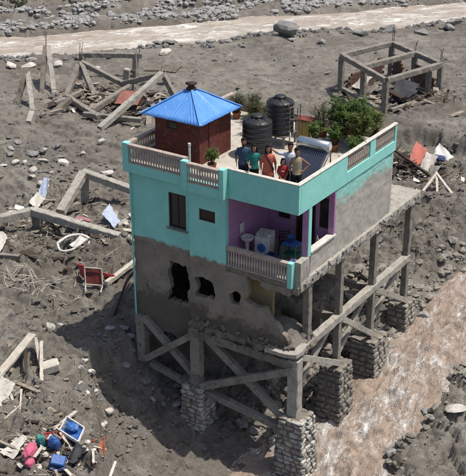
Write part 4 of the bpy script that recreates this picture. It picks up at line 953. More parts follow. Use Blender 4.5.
MB().tube([(-1.345, 1.5, BZ + .98), (-1.2, 1.38, BZ + 1.0), (-1.055, 1.5, BZ + .98)], .008, 5).build('handle', 'steel', bk)
bk = thing('basket', 'white laundry basket on the balcony floor by the railing corner', 'basket', (-.75, .8, BZ)); MB().lathe([(.16, 0), (.22, .32), (.235, .32), (.235, .35), (.21, .35), (.15, .03)], (-.75, .8, BZ), 18).build('body', 'white', bk); MB().lathe([(.20, 0), (.17, .06), (.06, .10)], (-.75, .8, BZ + .33), 14).build('clothes', 'navy_cloth', bk)
ca2 = thing('crate', 'dark blue crate just right of the washing machine', 'crate', (-1.75, 1.05, BZ)); MB().box(-1.93, -1.57, .9, 1.2, BZ, BZ + .03).box(-1.93, -1.90, .9, 1.2, BZ + .03, BZ + .3).box(-1.60, -1.57, .9, 1.2, BZ + .03, BZ + .3).box(-1.90, -1.60, .9, .93, BZ + .03, BZ + .3).box(-1.90, -1.60, 1.17, 1.2, BZ + .03, BZ + .3).build('body', 'navy_cloth', ca2)
MB().box(-1.94, -1.56, .885, .90, BZ + .24, BZ + .3).build('rim', 'blue_plastic', ca2)
# ================================================================ PEOPLE
def ell_loft(mb, rings, n=20):
    """rings: (cx, cy, z, rx, ry) bottom to top, closed"""
    vs = []
    for (cx, cy, z, rx, ry) in rings:
        for k in range(n):
            a = 2 * math.pi * k / n; vs.append((cx + rx * math.cos(a), cy + ry * math.sin(a), z))
    fs = [tuple(range(n - 1, -1, -1)), tuple((len(rings) - 1) * n + k for k in range(n))]
    for i in range(len(rings) - 1):
        for k in range(n): fs.append((i * n + k, i * n + (k + 1) % n, (i + 1) * n + (k + 1) % n, (i + 1) * n + k))
    mb.add(vs, fs, True)
def blob(mb, c, r, n=12):
    c = Vector(c); r = r if isinstance(r, (tuple, list)) else (r, r, r); rings = []
    for i in range(1, 9):
        a = -math.pi / 2 + math.pi * i / 9; rings.append((c.x, c.y, c.z + r[2] * math.sin(a), r[0] * math.cos(a), r[1] * math.cos(a)))
    ell_loft(mb, rings, n)
def limb(mb, pts, rads, n=14):
    P = [Vector(p) for p in pts]; Q = []; Rr = []
    for i in range(len(P) - 1):
        for k in range(4): u = k / 4; Q.append(P[i].lerp(P[i + 1], u)); Rr.append(rads[i] + (rads[i + 1] - rads[i]) * u)
    Q.append(P[-1]); Rr.append(rads[-1]); mb.tube(Q, Rr, n)
    for p, r in zip(P, rads): blob(mb, p, r)
def hand(mb, wrist, d, side, s, curl=.35, thumb=None):
    """palm, four unequal bent fingers and a thumb from the side of the palm"""
    w_ = Vector(wrist); d = Vector(d).normalized(); sd = Vector(side); sd = (sd - d * sd.dot(d)).normalized(); nrm = d.cross(sd)
    for k in range(5): mb.tube([w_ + sd * (k - 2) * .017 * s - d * .01, w_ + sd * (k - 2) * .018 * s + d * .085 * s], .014 * s, 8)
    for k, L in enumerate((.066, .076, .070, .055)):
        b_ = w_ + d * .085 * s + sd * (k - 1.5) * .0215 * s; p1 = b_ + (d * math.cos(curl * .5) + nrm * math.sin(curl * .5)) * L * .5 * s; p2 = p1 + (d * math.cos(curl * 1.5) + nrm * math.sin(curl * 1.5)) * L * .5 * s
        mb.tube([b_ - d * .012, p1, p2], [.0095 * s, .009 * s, .0075 * s], 8); blob(mb, p2, .0078 * s, 8)
    tb_ = w_ + d * .03 * s - sd * .035 * s; t1 = tb_ + (d * .6 - sd * .75).normalized() * .035 * s; t2 = t1 + (d * .9 - sd * .25 + nrm * .25).normalized() * .032 * s
    mb.tube([w_ + d * .015 * s - sd * .02 * s, tb_, t1, t2], [.013 * s, .013 * s, .0105 * s, .009 * s], 8); blob(mb, t2, .009 * s, 8)
def finish(mb, name, mat, parent, voxel, iters=4, solid=True):
    o = mb.build(name, mat, parent)
    r = o.modifiers.new('remesh', 'REMESH'); r.mode = 'VOXEL'; r.voxel_size = voxel; r.use_smooth_shade = True
    if iters: q = o.modifiers.new('smooth', 'SMOOTH'); q.iterations = iters; q.factor = .5
    return o
def cloth_mat(name, a, b_=None, rough=.9): return pmat(name, a, b_ or tuple(q * .72 for q in a), 9, rough, .5, 45)
def skin_mat(name, a): return pmat(name, a, tuple(q * .85 for q in a), 12, .55, .1, 60)
M['skin_a'] = skin_mat('skin_a', (0.235, 0.125, 0.078)); M['skin_b'] = skin_mat('skin_b', (0.29, 0.16, 0.10))
M['hair'] = pmat('hair', (0.010, 0.008, 0.007), (0.016, 0.013, 0.011), 30, .8, .4, 80, spec=.15); M['eye_white'] = pmat('eye_white', (.6, .58, .55), (.55, .5, .48), 5, .3, 0)
M['lip'] = pmat('lip', (.20, .07, .06), (.17, .06, .05), 5, .5, 0)
def person(x, y, h, label, shirt, pants, skin='skin_a', rz=R(30), arms=None, sleeve=.55, tunic=False, long_hair=False, beard=False, build=1.0, head_turn=0.0, sash=None, shoes='dark_cloth', print_=None, vest=False):
    s = h / 1.75; t_ = thing('person', label, 'person', (x, y, RZ), rz); B = build
    c_, s_ = math.cos(rz), math.sin(rz)
    def Wd(p): return (x + (p[0] * c_ - p[1] * s_) * s, y + (p[0] * s_ + p[1] * c_) * s, RZ + p[2] * s)
    class LB(MB):                                   # shapes in the person's own metres, facing -y
        def build(q, name, mat, parent=None, origin=None):
            q.v = [Wd(v) for v in q.v]; return MB.build(q, name, mat, parent, origin)
    b_ = LB(); sh_x = .162 * B
    # torso, neck, legs, feet
    ell_loft(b_, [(0, 0, .84, .14 * B, .10), (0, 0, .92, .155 * B, .108), (0, 0, 1.05, .132 * B, .095), (0, 0, 1.2, .148 * B, .105), (0, .005, 1.33, .165 * B, .108), (0, .01, 1.42, .14 * B, .085), (0, .015, 1.46, .07, .06)])
    limb(b_, [(0, .015, 1.43), (0, -.002, 1.56)], [.058, .052])
    for q in (-1, 1):
        limb(b_, [(q * .085, 0, .88), (q * .095, -.01, .48), (q * .10, .02, .09)], [.088 * B, .056, .040]); limb(b_, [(q * .10, .03, .05), (q * .115, -.13, .035)], [.045, .036])
    # head
    hb = LB(); hz = 1.635
    rg = [(0, -.030, -.118, .030, .032), (0, -.026, -.105, .046, .052), (0, -.016, -.075, .060, .074), (0, -.006, -.03, .070, .088), (0, 0, .02, .075, .096), (0, .004, .06, .073, .094), (0, .006, .092, .058, .076), (0, .006, .112, .028, .04)]
    ct, st_ = math.cos(head_turn), math.sin(head_turn)
    def Hd(p): k = 1.1; return ((p[0] * ct - p[1] * st_) * k, (p[0] * st_ + p[1] * ct) * k, hz + .01 + p[2] * k)
    tmp = MB(); ell_loft(tmp, rg, 24)
    tmp.tube([(0, -.090, .018), (0, -.103, -.012), (0, -.112, -.030), (0, -.098, -.040)], [.008, .011, .015, .010], 8)
    blob(tmp, (0, -.083, -.066), (.026, .014, .010)); blob(tmp, (0, -.072, -.098), (.022, .018, .016))
    for q in (-1, 1): blob(tmp, (q * .076, .008, -.008), (.010, .020, .032)); blob(tmp, (q * .040, -.066, -.028), (.022, .018, .02)); blob(tmp, (q * .03, -.084, .034), (.024, .010, .008))
    b_.add([Hd(v) for v in tmp.v], tmp.f, True)
    arms = arms or {}
    A = {-1: arms.get('R', ((-.24, .02, 1.14), (-.25, -.06, .90))), 1: arms.get('L', ((.24, .02, 1.14), (.25, -.06, .90)))}
    for q in (-1, 1):
        sp = Vector((q * sh_x, .01, 1.378)); el, wr = Vector(A[q][0]), Vector(A[q][1]); limb(b_, [sp, el, wr], [.050 * B, .038, .026])
        d = (wr - el).normalized(); side = arms.get('sideR' if q < 0 else 'sideL', (0, -1, 0)); hand(b_, wr, arms.get('dirR' if q < 0 else 'dirL', d), side, .95, .35)
    finish(b_, 'body', skin, t_, .0075 * s, 3)
    # clothes
    sh = LB(); g = .016
    low = .58 if tunic else .86
    rings = [(0, 0, low, (.185 if tunic else .158) * B + g, .125 + g)]
    if tunic: rings += [(0, 0, .75, .178 * B + g, .122 + g)]
    rings += [(0, 0, .92, .160 * B + g, .112 + g), (0, 0, 1.05, .140 * B + g, .100 + g), (0, 0, 1.2, .152 * B + g, .108 + g), (0, .005, 1.33, .168 * B + g, .110 + g), (0, .01, 1.42, .145 * B + g, .088 + g), (0, .015, 1.462, .076, .068)]
    ell_loft(sh, rings, 24)
    for q in (-1, 1):
        sp = Vector((q * sh_x, .01, 1.378)); el, wr = Vector(A[q][0]), Vector(A[q][1])
        if vest: continue
        if sleeve <= 1: e2 = sp.lerp(el, sleeve); limb(sh, [sp, e2], [.056 * B, .054 * B])
        else: limb(sh, [sp, el, el.lerp(wr, sleeve - 1)], [.056 * B, .049, .040])
    for k in range(7):                              # folds
        a = random.uniform(0, 6.28); zz_ = random.uniform(low + .05, 1.15); sh.tube([(math.cos(a) * (.155 * B + g), math.sin(a) * (.108 + g), zz_), (math.cos(a + .5) * (.158 * B + g), math.sin(a + .5) * (.112 + g), zz_ + random.uniform(-.08, .12))], [.012, .008], 6)
    so_ = finish(sh, 'shirt' if not tunic else 'tunic', shirt, t_, .011 * s, 3)
    pn = LB(); ell_loft(pn, [(0, 0, .80, .155 * B, .115), (0, 0, .92, .162 * B, .118), (0, 0, 1.0, .145 * B, .105)])
    for q in (-1, 1): limb(pn, [(q * .085, 0, .86), (q * .095, -.005, .48), (q * .10, .02, .10)], [.100 * B, .075, .062])
    finish(pn, 'trousers', pants, t_, .012 * s, 3)
    for q in (-1, 1):
        f_ = LB(); limb(f_, [(q * .10, .04, .05), (q * .117, -.15, .042)], [.052, .044]); f_.box(q * .10 - .05, q * .10 + .06, -.18, .08, .0, .02); finish(f_, 'shoe', shoes, t_, .012, 2)
    # hair, eyes, brows, lips
    hr = MB(); ell_loft(hr, [(0, .034, -.065, .064, .070), (0, .030, -.02, .080, .086), (0, .024, .03, .088, .095), (0, .024, .07, .088, .100), (0, .010, .110, .074, .092), (0, .004, .136, .034, .052)], 24)
    blob(hr, (0, -.048, .104), (.062, .046, .030)); 
    for q in (-1, 1): blob(hr, (q * .070, -.012, .03), (.013, .034, .036))
    if long_hair:
        blob(hr, (0, .098, -.03), (.046, .04, .05)); hr.tube([(0, .10, -.04), (.01, .115, -.16), (.02, .12, -.32)], [.036, .032, .016], 10)
        for q in (-1, 1): hr.tube([(q * .074, -.02, .05), (q * .086, .0, -.03), (q * .080, .03, -.12), (q * .06, .05, -.17)], [.020, .024, .026, .018], 8)
    h2 = LB(); h2.add([Hd(v) for v in hr.v], hr.f, True); finish(h2, 'hair', 'hair', t_, .008 * s, 2)
    for q in (-1, 1):
        e_ = MB(); blob(e_, (q * .032, -.0865, .012), (.0125, .007, .0068), 10); e2 = LB(); e2.add([Hd(v) for v in e_.v], e_.f, True); eo = e2.build('eye', 'eye_white', t_)
        e_ = MB(); blob(e_, (q * .032, -.0925, .012), (.0062, .003, .0062), 8); e2 = LB(); e2.add([Hd(v) for v in e_.v], e_.f, True); e2.build('iris', 'hair', eo)
        e_ = MB().tube([(q * .014, -.097, .033), (q * .034, -.096, .038), (q * .052, -.084, .032)], [.004, .0052, .003], 6); e2 = LB(); e2.add([Hd(v) for v in e_.v], e_.f, True); e2.build('eyebrow', 'hair', t_)
    e_ = MB(); blob(e_, (0, -.0945, -.064), (.024, .006, .0075), 10); e2 = LB(); e2.add([Hd(v) for v in e_.v], e_.f, True); e2.build('lips', 'lip', t_)
    if beard:
        e_ = MB(); ell_loft(e_, [(0, -.032, -.126, .034, .036), (0, -.029, -.108, .052, .058), (0, -.022, -.082, .064, .074), (0, -.008, -.05, .0725, .070)], 20); blob(e_, (0, -.098, -.050), (.030, .008, .007)); e2 = LB(); e2.add([Hd(v) for v in e_.v], e_.f, True); finish(e2, 'beard', 'hair', t_, .007, 1)
    if sash:
        e_ = LB(); pts_ = []
        for k in range(15):
            u = k / 14; a = -1.95 + 1.6 * u; zz_ = 1.46 - .58 * u; pts_.append((math.cos(a) * (.165 * B + g + .012), math.sin(a) * (.116 + g + .012) - .004, zz_))
        e_.tube([(-.10, .02, 1.475)] + pts_, [.03] * 16, 8); finish(e_, 'sash', sash, t_, .011, 3)
    if print_:
        e_ = LB(); e_.cbox((0, -.126 - g, 1.24), (.13, .012, .05)); e_.build('shirt_print', print_, t_)
    return t_
M['c_blue'] = cloth_mat('c_blue', (0.045, 0.085, 0.14)); M['c_teal'] = cloth_mat('c_teal', (0.03, 0.20, 0.18)); M['c_coral'] = cloth_mat('c_coral', (0.50, 0.13, 0.085), (.40, .10, .065))
M['c_red'] = cloth_mat('c_red', (0.34, 0.025, 0.03)); M['c_white'] = cloth_mat('c_white', (0.52, 0.56, 0.66), (.44, .48, .58)); M['c_tan'] = cloth_mat('c_tan', (0.36, 0.29, 0.19)); M['c_jean'] = cloth_mat('c_jean', (0.022, 0.028, 0.048)); M['c_black'] = cloth_mat('c_black', (0.02, 0.019, 0.02)); M['c_sash'] = cloth_mat('c_sash', (0.05, 0.025, 0.03))
person(-2.54, .30, 1.84, 'bearded man in blue-grey shirt, first on the left at the parapet', 'c_blue', 'c_jean', beard=True, build=1.12, sleeve=.75, arms={'R': ((-.27, .03, 1.14), (-.24, -.10, .93))})
person(-2.09, .28, 1.70, 'woman in teal top resting a hand on the roof parapet', 'c_teal', 'c_black', 'skin_b', long_hair=True, sleeve=.8, arms={'R': ((-.25, -.02, 1.13), (-.17, -.24, 1.04)), 'L': ((.23, .03, 1.14), (.22, -.05, .92)), 'dirR': (.3, -1, -.25), 'sideR': (-1, 0, 0)}, head_turn=-.1)
person(-1.52, .30, 1.78, 'woman in long coral tunic with dark sash across the chest', 'c_coral', 'c_coral', 'skin_b', long_hair=True, sleeve=1.25, tunic=True, build=1.08, sash='c_sash', arms={'R': ((-.24, .03, 1.13), (-.23, -.05, .90)), 'L': ((.25, .03, 1.13), (.27, -.06, .90))})
person(-.90, .28, 1.42, 'small child in a red t-shirt between the adults', 'c_red', 'c_black', 'skin_b', long_hair=True, sleeve=.85, print_='white', arms={'R': ((-.22, .0, 1.12), (-.08, -.17, .92)), 'L': ((.22, .0, 1.12), (.08, -.17, .92)), 'sideR': (-1, 0, 0), 'sideL': (1, 0, 0)})
person(-.80, .60, 1.92, 'man in pale shirt stretching one arm out sideways', 'c_white', 'c_jean', sleeve=.8, arms={'R': ((-.40, .13, 1.37), (-.58, .22, 1.45)), 'L': ((.24, .03, 1.14), (.25, -.05, .90)), 'sideR': (0, -1, 0)}, head_turn=-.15)
person(-.44, .46, 1.84, 'young man in tan sleeveless vest with hand on hip', 'c_tan', 'c_black', vest=True, build=.95, arms={'R': ((-.23, .03, 1.14), (-.22, -.06, .90)), 'L': ((.40, .08, 1.17), (.21, -.02, .97)), 'dirL': (-.7, -.5, -.2), 'sideL': (0, 0, 1)}, head_turn=.1)
# ================================================================ RUINS
def ruin_part(t_, name, p0, p1, w_=.3, h_=.3, mat='concrete', jit=.015, ragged=.06): return MB().bar(p0, p1, w_, h_, jit=jit, cham=.08, ragged=ragged).build(name, mat, t_)
def on(x, y, dz=0): return Vector((x, y, gz(x, y) + dz))
def rebars(t_, p, n=4, L=.6, w_=.1):
    for k in range(n):
        q = Vector(p) + Vector((random.uniform(-w_, w_), random.uniform(-w_, w_), -.1)); MB().tube([q, q + Vector((random.uniform(-.05, .05), random.uniform(-.05, .05), L * .6)), q + Vector((random.uniform(-.15, .15), random.uniform(-.15, .15), L * random.uniform(.8, 1.2)))], .014, 5).build('rebar', 'rebar', t_)
# --- open concrete frame, upper right
F0, F1, F2, F3 = (-12.25, 32.9), (-10.75, 38.4), (-15.95, 41.6), (-17.5, 36.7)     # front, right, back, left
MA, MBk = (-14.9, 35.0), (-13.4, 40.0)
fr = thing('frame_ruin', 'roofless grey concrete frame standing in mud beyond the roof', 'ruin', (F0[0], F0[1], gz(*F0)))
ZT = 1.25
for (q, zb) in ((F0, -1.6), (F1, -1.6), (F2, -1.6), (F3, -1.6), (MA, -1.6), (MBk, -1.6)):
    ruin_part(fr, 'post', (q[0], q[1], zb), (q[0], q[1], ZT), .36, .36)
ruin_part(fr, 'post', (-11.4, 38.0, -1.5), (-11.4, 38.0, ZT), .34, .34)
for (a, b_) in ((F0, F1), (F1, F2), (F2, F3), (F3, F0), (MA, MBk)): ruin_part(fr, 'beam', (*a, ZT + .05), (*b_, ZT + .05), .34, .36)
rebars(fr, (*F1, ZT + .2), 4, 1.1); rebars(fr, (*F2, ZT + .2), 4, 1.1); rebars(fr, (*MBk, ZT + .2), 4, .9); rebars(fr, (*F0, ZT + .2), 3, .4)
# broken brick infill at the back
def brick_wall(t_, a, b_, z0, top):
    a = Vector((*a, 0)); b_ = Vector((*b_, 0)); L = (b_ - a).length; d = (b_ - a).normalized(); ang = math.atan2(d.y, d.x); n = int(L / .42)
    bm = MB()
    for j in range(9):
        for i in range(n):
            s_ = (i + .5 + (.5 if j % 2 else 0)) * .42; zc = z0 + j * .2 + .1
            if s_ > L - .2 or zc > top(s_ / L): continue
            q = a + d * s_; bm.cbox((q.x, q.y, zc), (.40, .18 + random.uniform(-.02, .02), .185), (0, 0, ang + random.uniform(-.02, .02)))
    o = bm.build('brick_infill', 'brick', t_); o['kind'] = 'stuff'
brick_wall(fr, (-15.7, 41.3), (-13.6, 40.0), -1.2, lambda u: .2 + .6 * math.sin(u * 7)); brick_wall(fr, (-13.3, 39.9), (-11.0, 38.5), -1.2, lambda u: .9 - .9 * u); brick_wall(fr, (-17.3, 37.3), (-16.2, 41.0), -1.2, lambda u: .9 * u - .4)
for (a, b_, z_) in (((-16.9, 36.0), (-12.6, 33.2), -.85), ((-12.0, 33.4), (-10.9, 37.8), -.8)): ruin_part(fr, 'ground_beam', (*a, z_), (*b_, z_), .28, .22)
def fallen(p0, p1, w_, h_, mat, label, cat='beam', group=None, name='beam', jit=.012):
    o = MB().bar(p0, p1, w_, h_, jit=jit, cham=.07, ragged=.04).build(name, mat, None); return tag(o, label, cat, group)
fallen((-13.9, 36.4, -.45), (-11.7, 35.7, -.75), .5, .1, 'dark_wood', 'dark board lying inside the roofless concrete frame', 'board', name='board')
tp = MB().sheet([(-13.0, 35.6, -.85), (-11.6, 36.2, -.95), (-12.2, 38.4, -.2), (-13.7, 37.6, -.1)], .04, 16, 14, .14, .06).build('tarpaulin', 'dark_cloth', None); tag(tp, 'dark crumpled tarpaulin inside the roofless concrete frame', 'tarpaulin')
tp = MB().sheet([(-16.9, 37.2, -.95), (-15.9, 36.8, -.9), (-15.6, 37.9, -.3), (-16.5, 38.2, -.35)], .03, 10, 8, .08, .05).build('sheet', 'sheet_white', None); tag(tp, 'pale sheet slumped in the left bay of the concrete frame', 'sheet')
def sticks(name, cx, cy, sx, sy, n, label, mat='twig', L=(.4, 1.5), rad=.022, lift=.25):
    mb = MB()
    for _ in range(n):
        x = cx + random.gauss(0, sx); y = cy + random.gauss(0, sy); a = random.uniform(0, 6.28); l = random.uniform(*L); el = random.uniform(-.1, .5); p0 = on(x, y, .02); d = Vector((math.cos(a), math.sin(a), el * lift * 2)) * l
        p1 = p0 + d * .5 + Vector((0, 0, random.uniform(0, .06))); p2 = p0 + d; p2.z = max(p2.z, gz(p2.x, p2.y) + .02); p1 = p1 + Vector((random.uniform(-.15, .15), random.uniform(-.15, .15), 0)) * l; mb.tube([p0, p0.lerp(p1, .5) + Vector((random.uniform(-.06, .06), random.uniform(-.06, .06), .01)) * l, p1, p1.lerp(p2, .5) + Vector((random.uniform(-.06, .06), random.uniform(-.06, .06), 0)) * l, p2], [rad * random.uniform(.5, 1.3), rad, rad * .8, rad * .6, rad * .3], 4, False, False)
    o = mb.build(name, mat, None, (cx, cy, gz(cx, cy))); return tag(o, label, 'sticks', kind='stuff')
sticks('brushwood', -10.0, 36.4, .9, 1.0, 70, 'tangle of driftwood at the right foot of the concrete frame'); sticks('brushwood', -13.0, 36.8, 1.3, 1.2, 40, 'driftwood strewn inside the concrete frame')
# --- collapsed frame, upper left
cf = thing('collapsed_ruin', 'collapsed concrete frame with beams leaning on each other', 'ruin', (-29, 26, gz(-29, 26)))
def rp(a, b_, w_=.36, h_=.34, mat='concrete', nm='beam'): return ruin_part(cf, nm, a, b_, w_, h_, mat)
rp((-34.9, 28.9, .55), (-31.0, 31.2, .55)); rp((-34.7, 28.7, -1.4), (-34.7, 28.9, .45), nm='post'); rp((-31.2, 30.6, -1.3), (-31.4, 31.0, .7), nm='post')
rp((-33.3, 27.2, .62), (-29.0, 27.6, -.75)); rp((-33.3, 27.1, .6), (-31.0, 25.8, -1.3), nm='post'); rp((-33.4, 27.0, .5), (-32.6, 24.4, -1.3), nm='post')
rp((-25.9, 26.8, 1.1), (-26.6, 20.9, -1.2), .4, .38, 'pale_concrete'); rp((-25.9, 26.9, 1.05), (-24.5, 27.0, -1.2), nm='post'); rp((-26.0, 26.9, 1.0), (-29.4, 27.0, -.2))
rp((-28.6, 26.9, -.2), (-29.2, 23.2, -1.1), .4, .36); rp((-31.8, 23.8, -.75), (-27.6, 22.0, -.95)); rp((-28.8, 21.9, -.9), (-25.0, 23.2, -1.0), .34, .3); rp((-31.9, 22.6, -.95), (-31.6, 25.2, -.7), .3, .3)
rebars(cf, (-25.9, 26.8, 1.1), 3, .6); rebars(cf, (-34.8, 28.9, .6), 4, .9); rebars(cf, (-31.2, 31, .7), 3, .7)
o = MB().sheet([(-28.3, 24.6, -.85), (-26.9, 25.2, -.8), (-27.2, 26.6, -.25), (-28.7, 25.9, -.3)], .04, 10, 8, .05, .05).build('roof_sheet', 'roof_red', None); tag(o, 'dull red roof sheet lying among the collapsed beams', 'roof sheet')
o = MB().sheet([(-29.6, 29.5, .1), (-27.3, 30.2, .15), (-27.2, 30.9, .45), (-29.5, 30.3, .4)], .10, 8, 6, .03, .03).build('slab', 'mud_concrete', None); tag(o, 'dark broken slab tilted behind the collapsed beams', 'slab')
o = MB().cbox((-31.2, 29.6, -.6), (.45, .4, 1.1), (.1, .15, .4), .04).build('block', 'pale_concrete', None); tag(o, 'pale upright block among the collapsed beams', 'block')
sticks('brushwood', -29.3, 25.0, 1.6, 1.3, 150, 'branches and wreckage tangled under the collapsed beams', 'twig', (.5, 2.0), .03); sticks('brushwood', -31.5, 26.5, 1.4, 1.2, 70, 'branches tangled at the left end of the collapsed frame', 'twig', (.5, 1.8), .03)
# --- broken post pairs at the far left
pp = thing('broken_post', 'pair of tilted concrete posts nearest the far left edge', 'post', (-33.0, 20.8, gz(-33, 20.8)))
ruin_part(pp, 'post', (-33.9, 22.3, .95), (-31.9, 20.4, -1.3), .34, .34, 'pale_concrete'); ruin_part(pp, 'post', (-34.0, 22.3, 1.1), (-33.6, 20.4, -1.3), .34, .3, 'mud_concrete'); 
pp = thing('broken_post', 'tall leaning pair of concrete posts with a rebar spike', 'post', (-34.6, 25.0, gz(-34.6, 25)))
ruin_part(pp, 'post', (-36.2, 27.0, 1.35), (-34.3, 25.2, -1.3), .36, .32, 'pale_concrete'); ruin_part(pp, 'post', (-36.4, 26.9, 1.4), (-35.1, 24.8, -1.3), .3, .3, 'mud_concrete'); rebars(pp, (-36.4, 27.0, 1.4), 3, 1.1, .06)
fallen((-31.5, 19.9, -.75), (-30.7, 18.7, -.95), .35, .3, 'pale_concrete', 'short pale beam stub lying right of the leaning posts')
fallen((-30.2, 22.3, -.2), (-30.6, 20.2, -1.2), .4, .35, 'mud_concrete', 'dark beam stump beside the collapsed frame left end')
# --- half-buried foundation frame left of the house
ff = thing('foundation_frame', 'half-buried grey foundation beams left of the house', 'foundation', (-18, 8.5, gz(-18, 8.5)))
def fp(a, b_, w_=.42, h_=.4, mat='pale_concrete', nm='beam'): return ruin_part(ff, nm, a, b_, w_, h_, mat, .012, .05)
fp((-21.6, 3.6, -.45), (-19.7, 7.2, -.35)); fp((-19.7, 7.1, -.32), (-12.9, 7.35, -.55), .44, .42); fp((-19.0, 8.4, -.70), (-19.9, 11.4, .28), .46, .42); fp((-20.0, 11.5, .30), (-15.4, 11.6, -.15), .42, .38)
fp((-19.8, 11.3, -1.3), (-19.9, 11.5, .2), .34, .34, nm='post'); fp((-15.6, 7.2, -.72), (-14.6, 11.2, -.45), .4, .36); fp((-19.6, 7.3, -1.3), (-19.65, 7.2, -.3), .4, .4, 'concrete', 'post'); fp((-19.4, 7.4, -.75), (-19.1, 10.0, -.85), .3, .3, 'concrete')
sticks('brushwood', -18.6, 6.6, 1.2, .7, 50, 'roots and sticks caught under the foundation beams'); sticks('brushwood', -20.5, 11.2, .9, .7, 40, 'roots and sticks behind the raised foundation corner')
# ================================================================ LOOSE DEBRIS, LEFT FIELD
def sheet(name, pts, th, mat, label, cat, warp=.04, ragged=.03, lift=(0, 0, 0, 0), bend=0.0, nx=10, ny=8):
    P = [on(x, y, l + .06) for (x, y), l in zip(pts, lift)]; o = MB().sheet(P, th, nx, ny, warp, ragged, bend).build(name, mat, None); return tag(o, label, cat)
sheet('metal_sheet', [(-22.0, 9.2), (-21.2, 9.0), (-21.4, 9.9), (-22.2, 10.1)], .03, 'sheet_white', 'cream white sheet lying flat on the mud beside the stones', 'sheet', lift=(.1, .1, .3, .3))
sheet('metal_sheet', [(-22.3, 10.2), (-21.6, 10.1), (-22.1, 11.1), (-22.6, 11.2)], .02, 'sheet_blue', 'pale blue sheet standing behind the cream white sheet', 'sheet', lift=(.1, .1, .6, .6))
sheet('metal_sheet', [(-16.1, 8.3), (-14.7, 7.5), (-15.0, 8.4), (-16.4, 9.3)], .02, 'sheet_blue', 'blue-grey corrugated sheet propped on a foundation beam', 'sheet', lift=(.45, .25, .55, .7))
sheet('roof_sheet', [(-18.2, 8.5), (-16.7, 8.0), (-16.8, 8.3), (-18.2, 8.9)], .05, 'sheet_pink', 'dusty pink board lying between the foundation beams', 'board', lift=(.1, .05, .2, .3))
sheet('tile_slab', [(-19.2, 7.8), (-18.2, 7.2), (-18.1, 7.9), (-19.1, 8.4)], .06, 'cream_tile', 'cream yellow slab lying inside the foundation corner', 'slab', lift=(.25, .2, .25, .3))
sheet('metal_sheet', [(-19.0, 3.0), (-17.9, 2.6), (-18.2, 3.7), (-19.4, 4.2)], .03, 'sheet_white', 'white sheet folded at the left edge near the foundation', 'sheet', lift=(.3, .3, .45, .5), bend=.2)
fallen(on(-18.4, 2.6, .2), on(-16.5, 2.9, .06), .25, .2, 'concrete', 'short beam half sunk beside the white folded sheet')
for i, (a, b_, l) in enumerate([((-14.9, 8.3), (-14.0, 8.3), 'lower pale plank stacked beside the blue-grey sheet'), ((-15.0, 8.8), (-13.9, 8.8), 'middle pale plank stacked beside the blue-grey sheet'), ((-15.1, 9.3), (-14.0, 9.2), 'upper pale plank stacked beside the blue-grey sheet')]): fallen(on(*a, .18 + .05 * i), on(*b_, .14 + .05 * i), .34, .07, 'pale_wood', l, 'plank', 'planks beside the blue-grey sheet', 'plank')
fallen(on(-11.7, 3.15, .16), on(-12.0, 6.2, .30), .22, .2, 'pale_wood', 'pale round-edged log lying against the red chair', 'log', name='log')
o = MB().tube([on(-10.1, 1.7, .1), on(-10.4, 3.0, .6), on(-10.8, 4.4, 1.0)], .06, 8).build('pole', 'dark_wood', None); tag(o, 'dark pole leaning up towards the house corner', 'pole')
o = MB().tube([on(-12.4, 3.9, .1), on(-12.2, 5.6, .2)], .035, 8).build('pole', 'pale_wood', None); tag(o, 'thin pale stick beside the red chair', 'stick')
# overturned red chair
ch = thing('chair', 'overturned red chair with a pale metal frame on the mud', 'chair', (-12.4, 3.2, gz(-12.4, 3.2)), .4)
zc = gz(-12.4, 3.2)
def cl(a, b_, c_): k, s_ = math.cos(.4), math.sin(.4); return (-12.4 + a * k - b_ * s_, 3.2 + a * s_ + b_ * k, zc + c_)
for (a, b_) in (((-.35, -.3, .05), (-.42, -.1, .85)), ((.45, -.3, .05), (.38, -.1, .85)), ((-.42, -.1, .85), (.38, -.1, .85)), ((-.35, -.3, .1), (.45, -.3, .1)), ((-.35, -.3, .08), (-.2, -.8, .02)), ((.45, -.3, .08), (.5, -.8, .02))): MB().bar(cl(*a), cl(*b_), .05, .05).build('frame_bar', 'sheet_white', ch)
MB().sheet([cl(-.36, -.22, .1), cl(.42, -.22, .1), cl(.36, -.04, .82), cl(-.40, -.04, .82)], .04, 6, 6, .02).build('seat', 'rust_red', ch)
MB().sheet([cl(-.45, .0, .75), cl(-.9, .25, .9), cl(-.75, .4, .1), cl(-.4, .2, .05)], .04, 6, 6, .05, .03).build('backrest', 'red_plastic', ch); MB().sheet([cl(.42, .0, .7), cl(.9, .25, .35), cl(.8, .35, .05), cl(.45, .2, .05)], .04, 6, 6, .05, .03).build('arm_panel', 'red_plastic', ch)
# bent white frame
bf = thing('bent_frame', 'bent white plastic chair frame lying beyond the red chair', 'chair frame', (-16, 5.7, gz(-16, 5.7)))
g0 = gz(-16, 5.7)
MB().tube(curve([(-16.5, 5.3, g0 + .3), (-16.3, 5.9, g0 + .5), (-15.8, 6.3, g0 + .55), (-15.3, 6.4, g0 + .35), (-15.1, 6.1, g0 + .1)]), .075, 8).build('arm', 'white', bf); MB().tube(curve([(-16.5, 5.3, g0 + .28), (-16.0, 5.0, g0 + .15), (-15.5, 5.3, g0 + .25), (-15.4, 6.0, g0 + .45)]), .065, 8).build('arm', 'white', bf)
MB().sheet([(-15.9, 5.5, g0 + .3), (-15.4, 5.4, g0 + .35), (-15.3, 6.2, g0 + .5), (-15.8, 6.2, g0 + .55)], .05, 6, 6, .05).build('seat', 'white', bf); MB().tube([(-15.2, 6.2, g0 + .4), (-15.0, 5.6, g0 + .02)], .05, 8).build('leg', 'white', bf); MB().tube([(-16.4, 5.8, g0 + .4), (-16.7, 5.6, g0 + .02)], .05, 8).build('leg', 'white', bf)
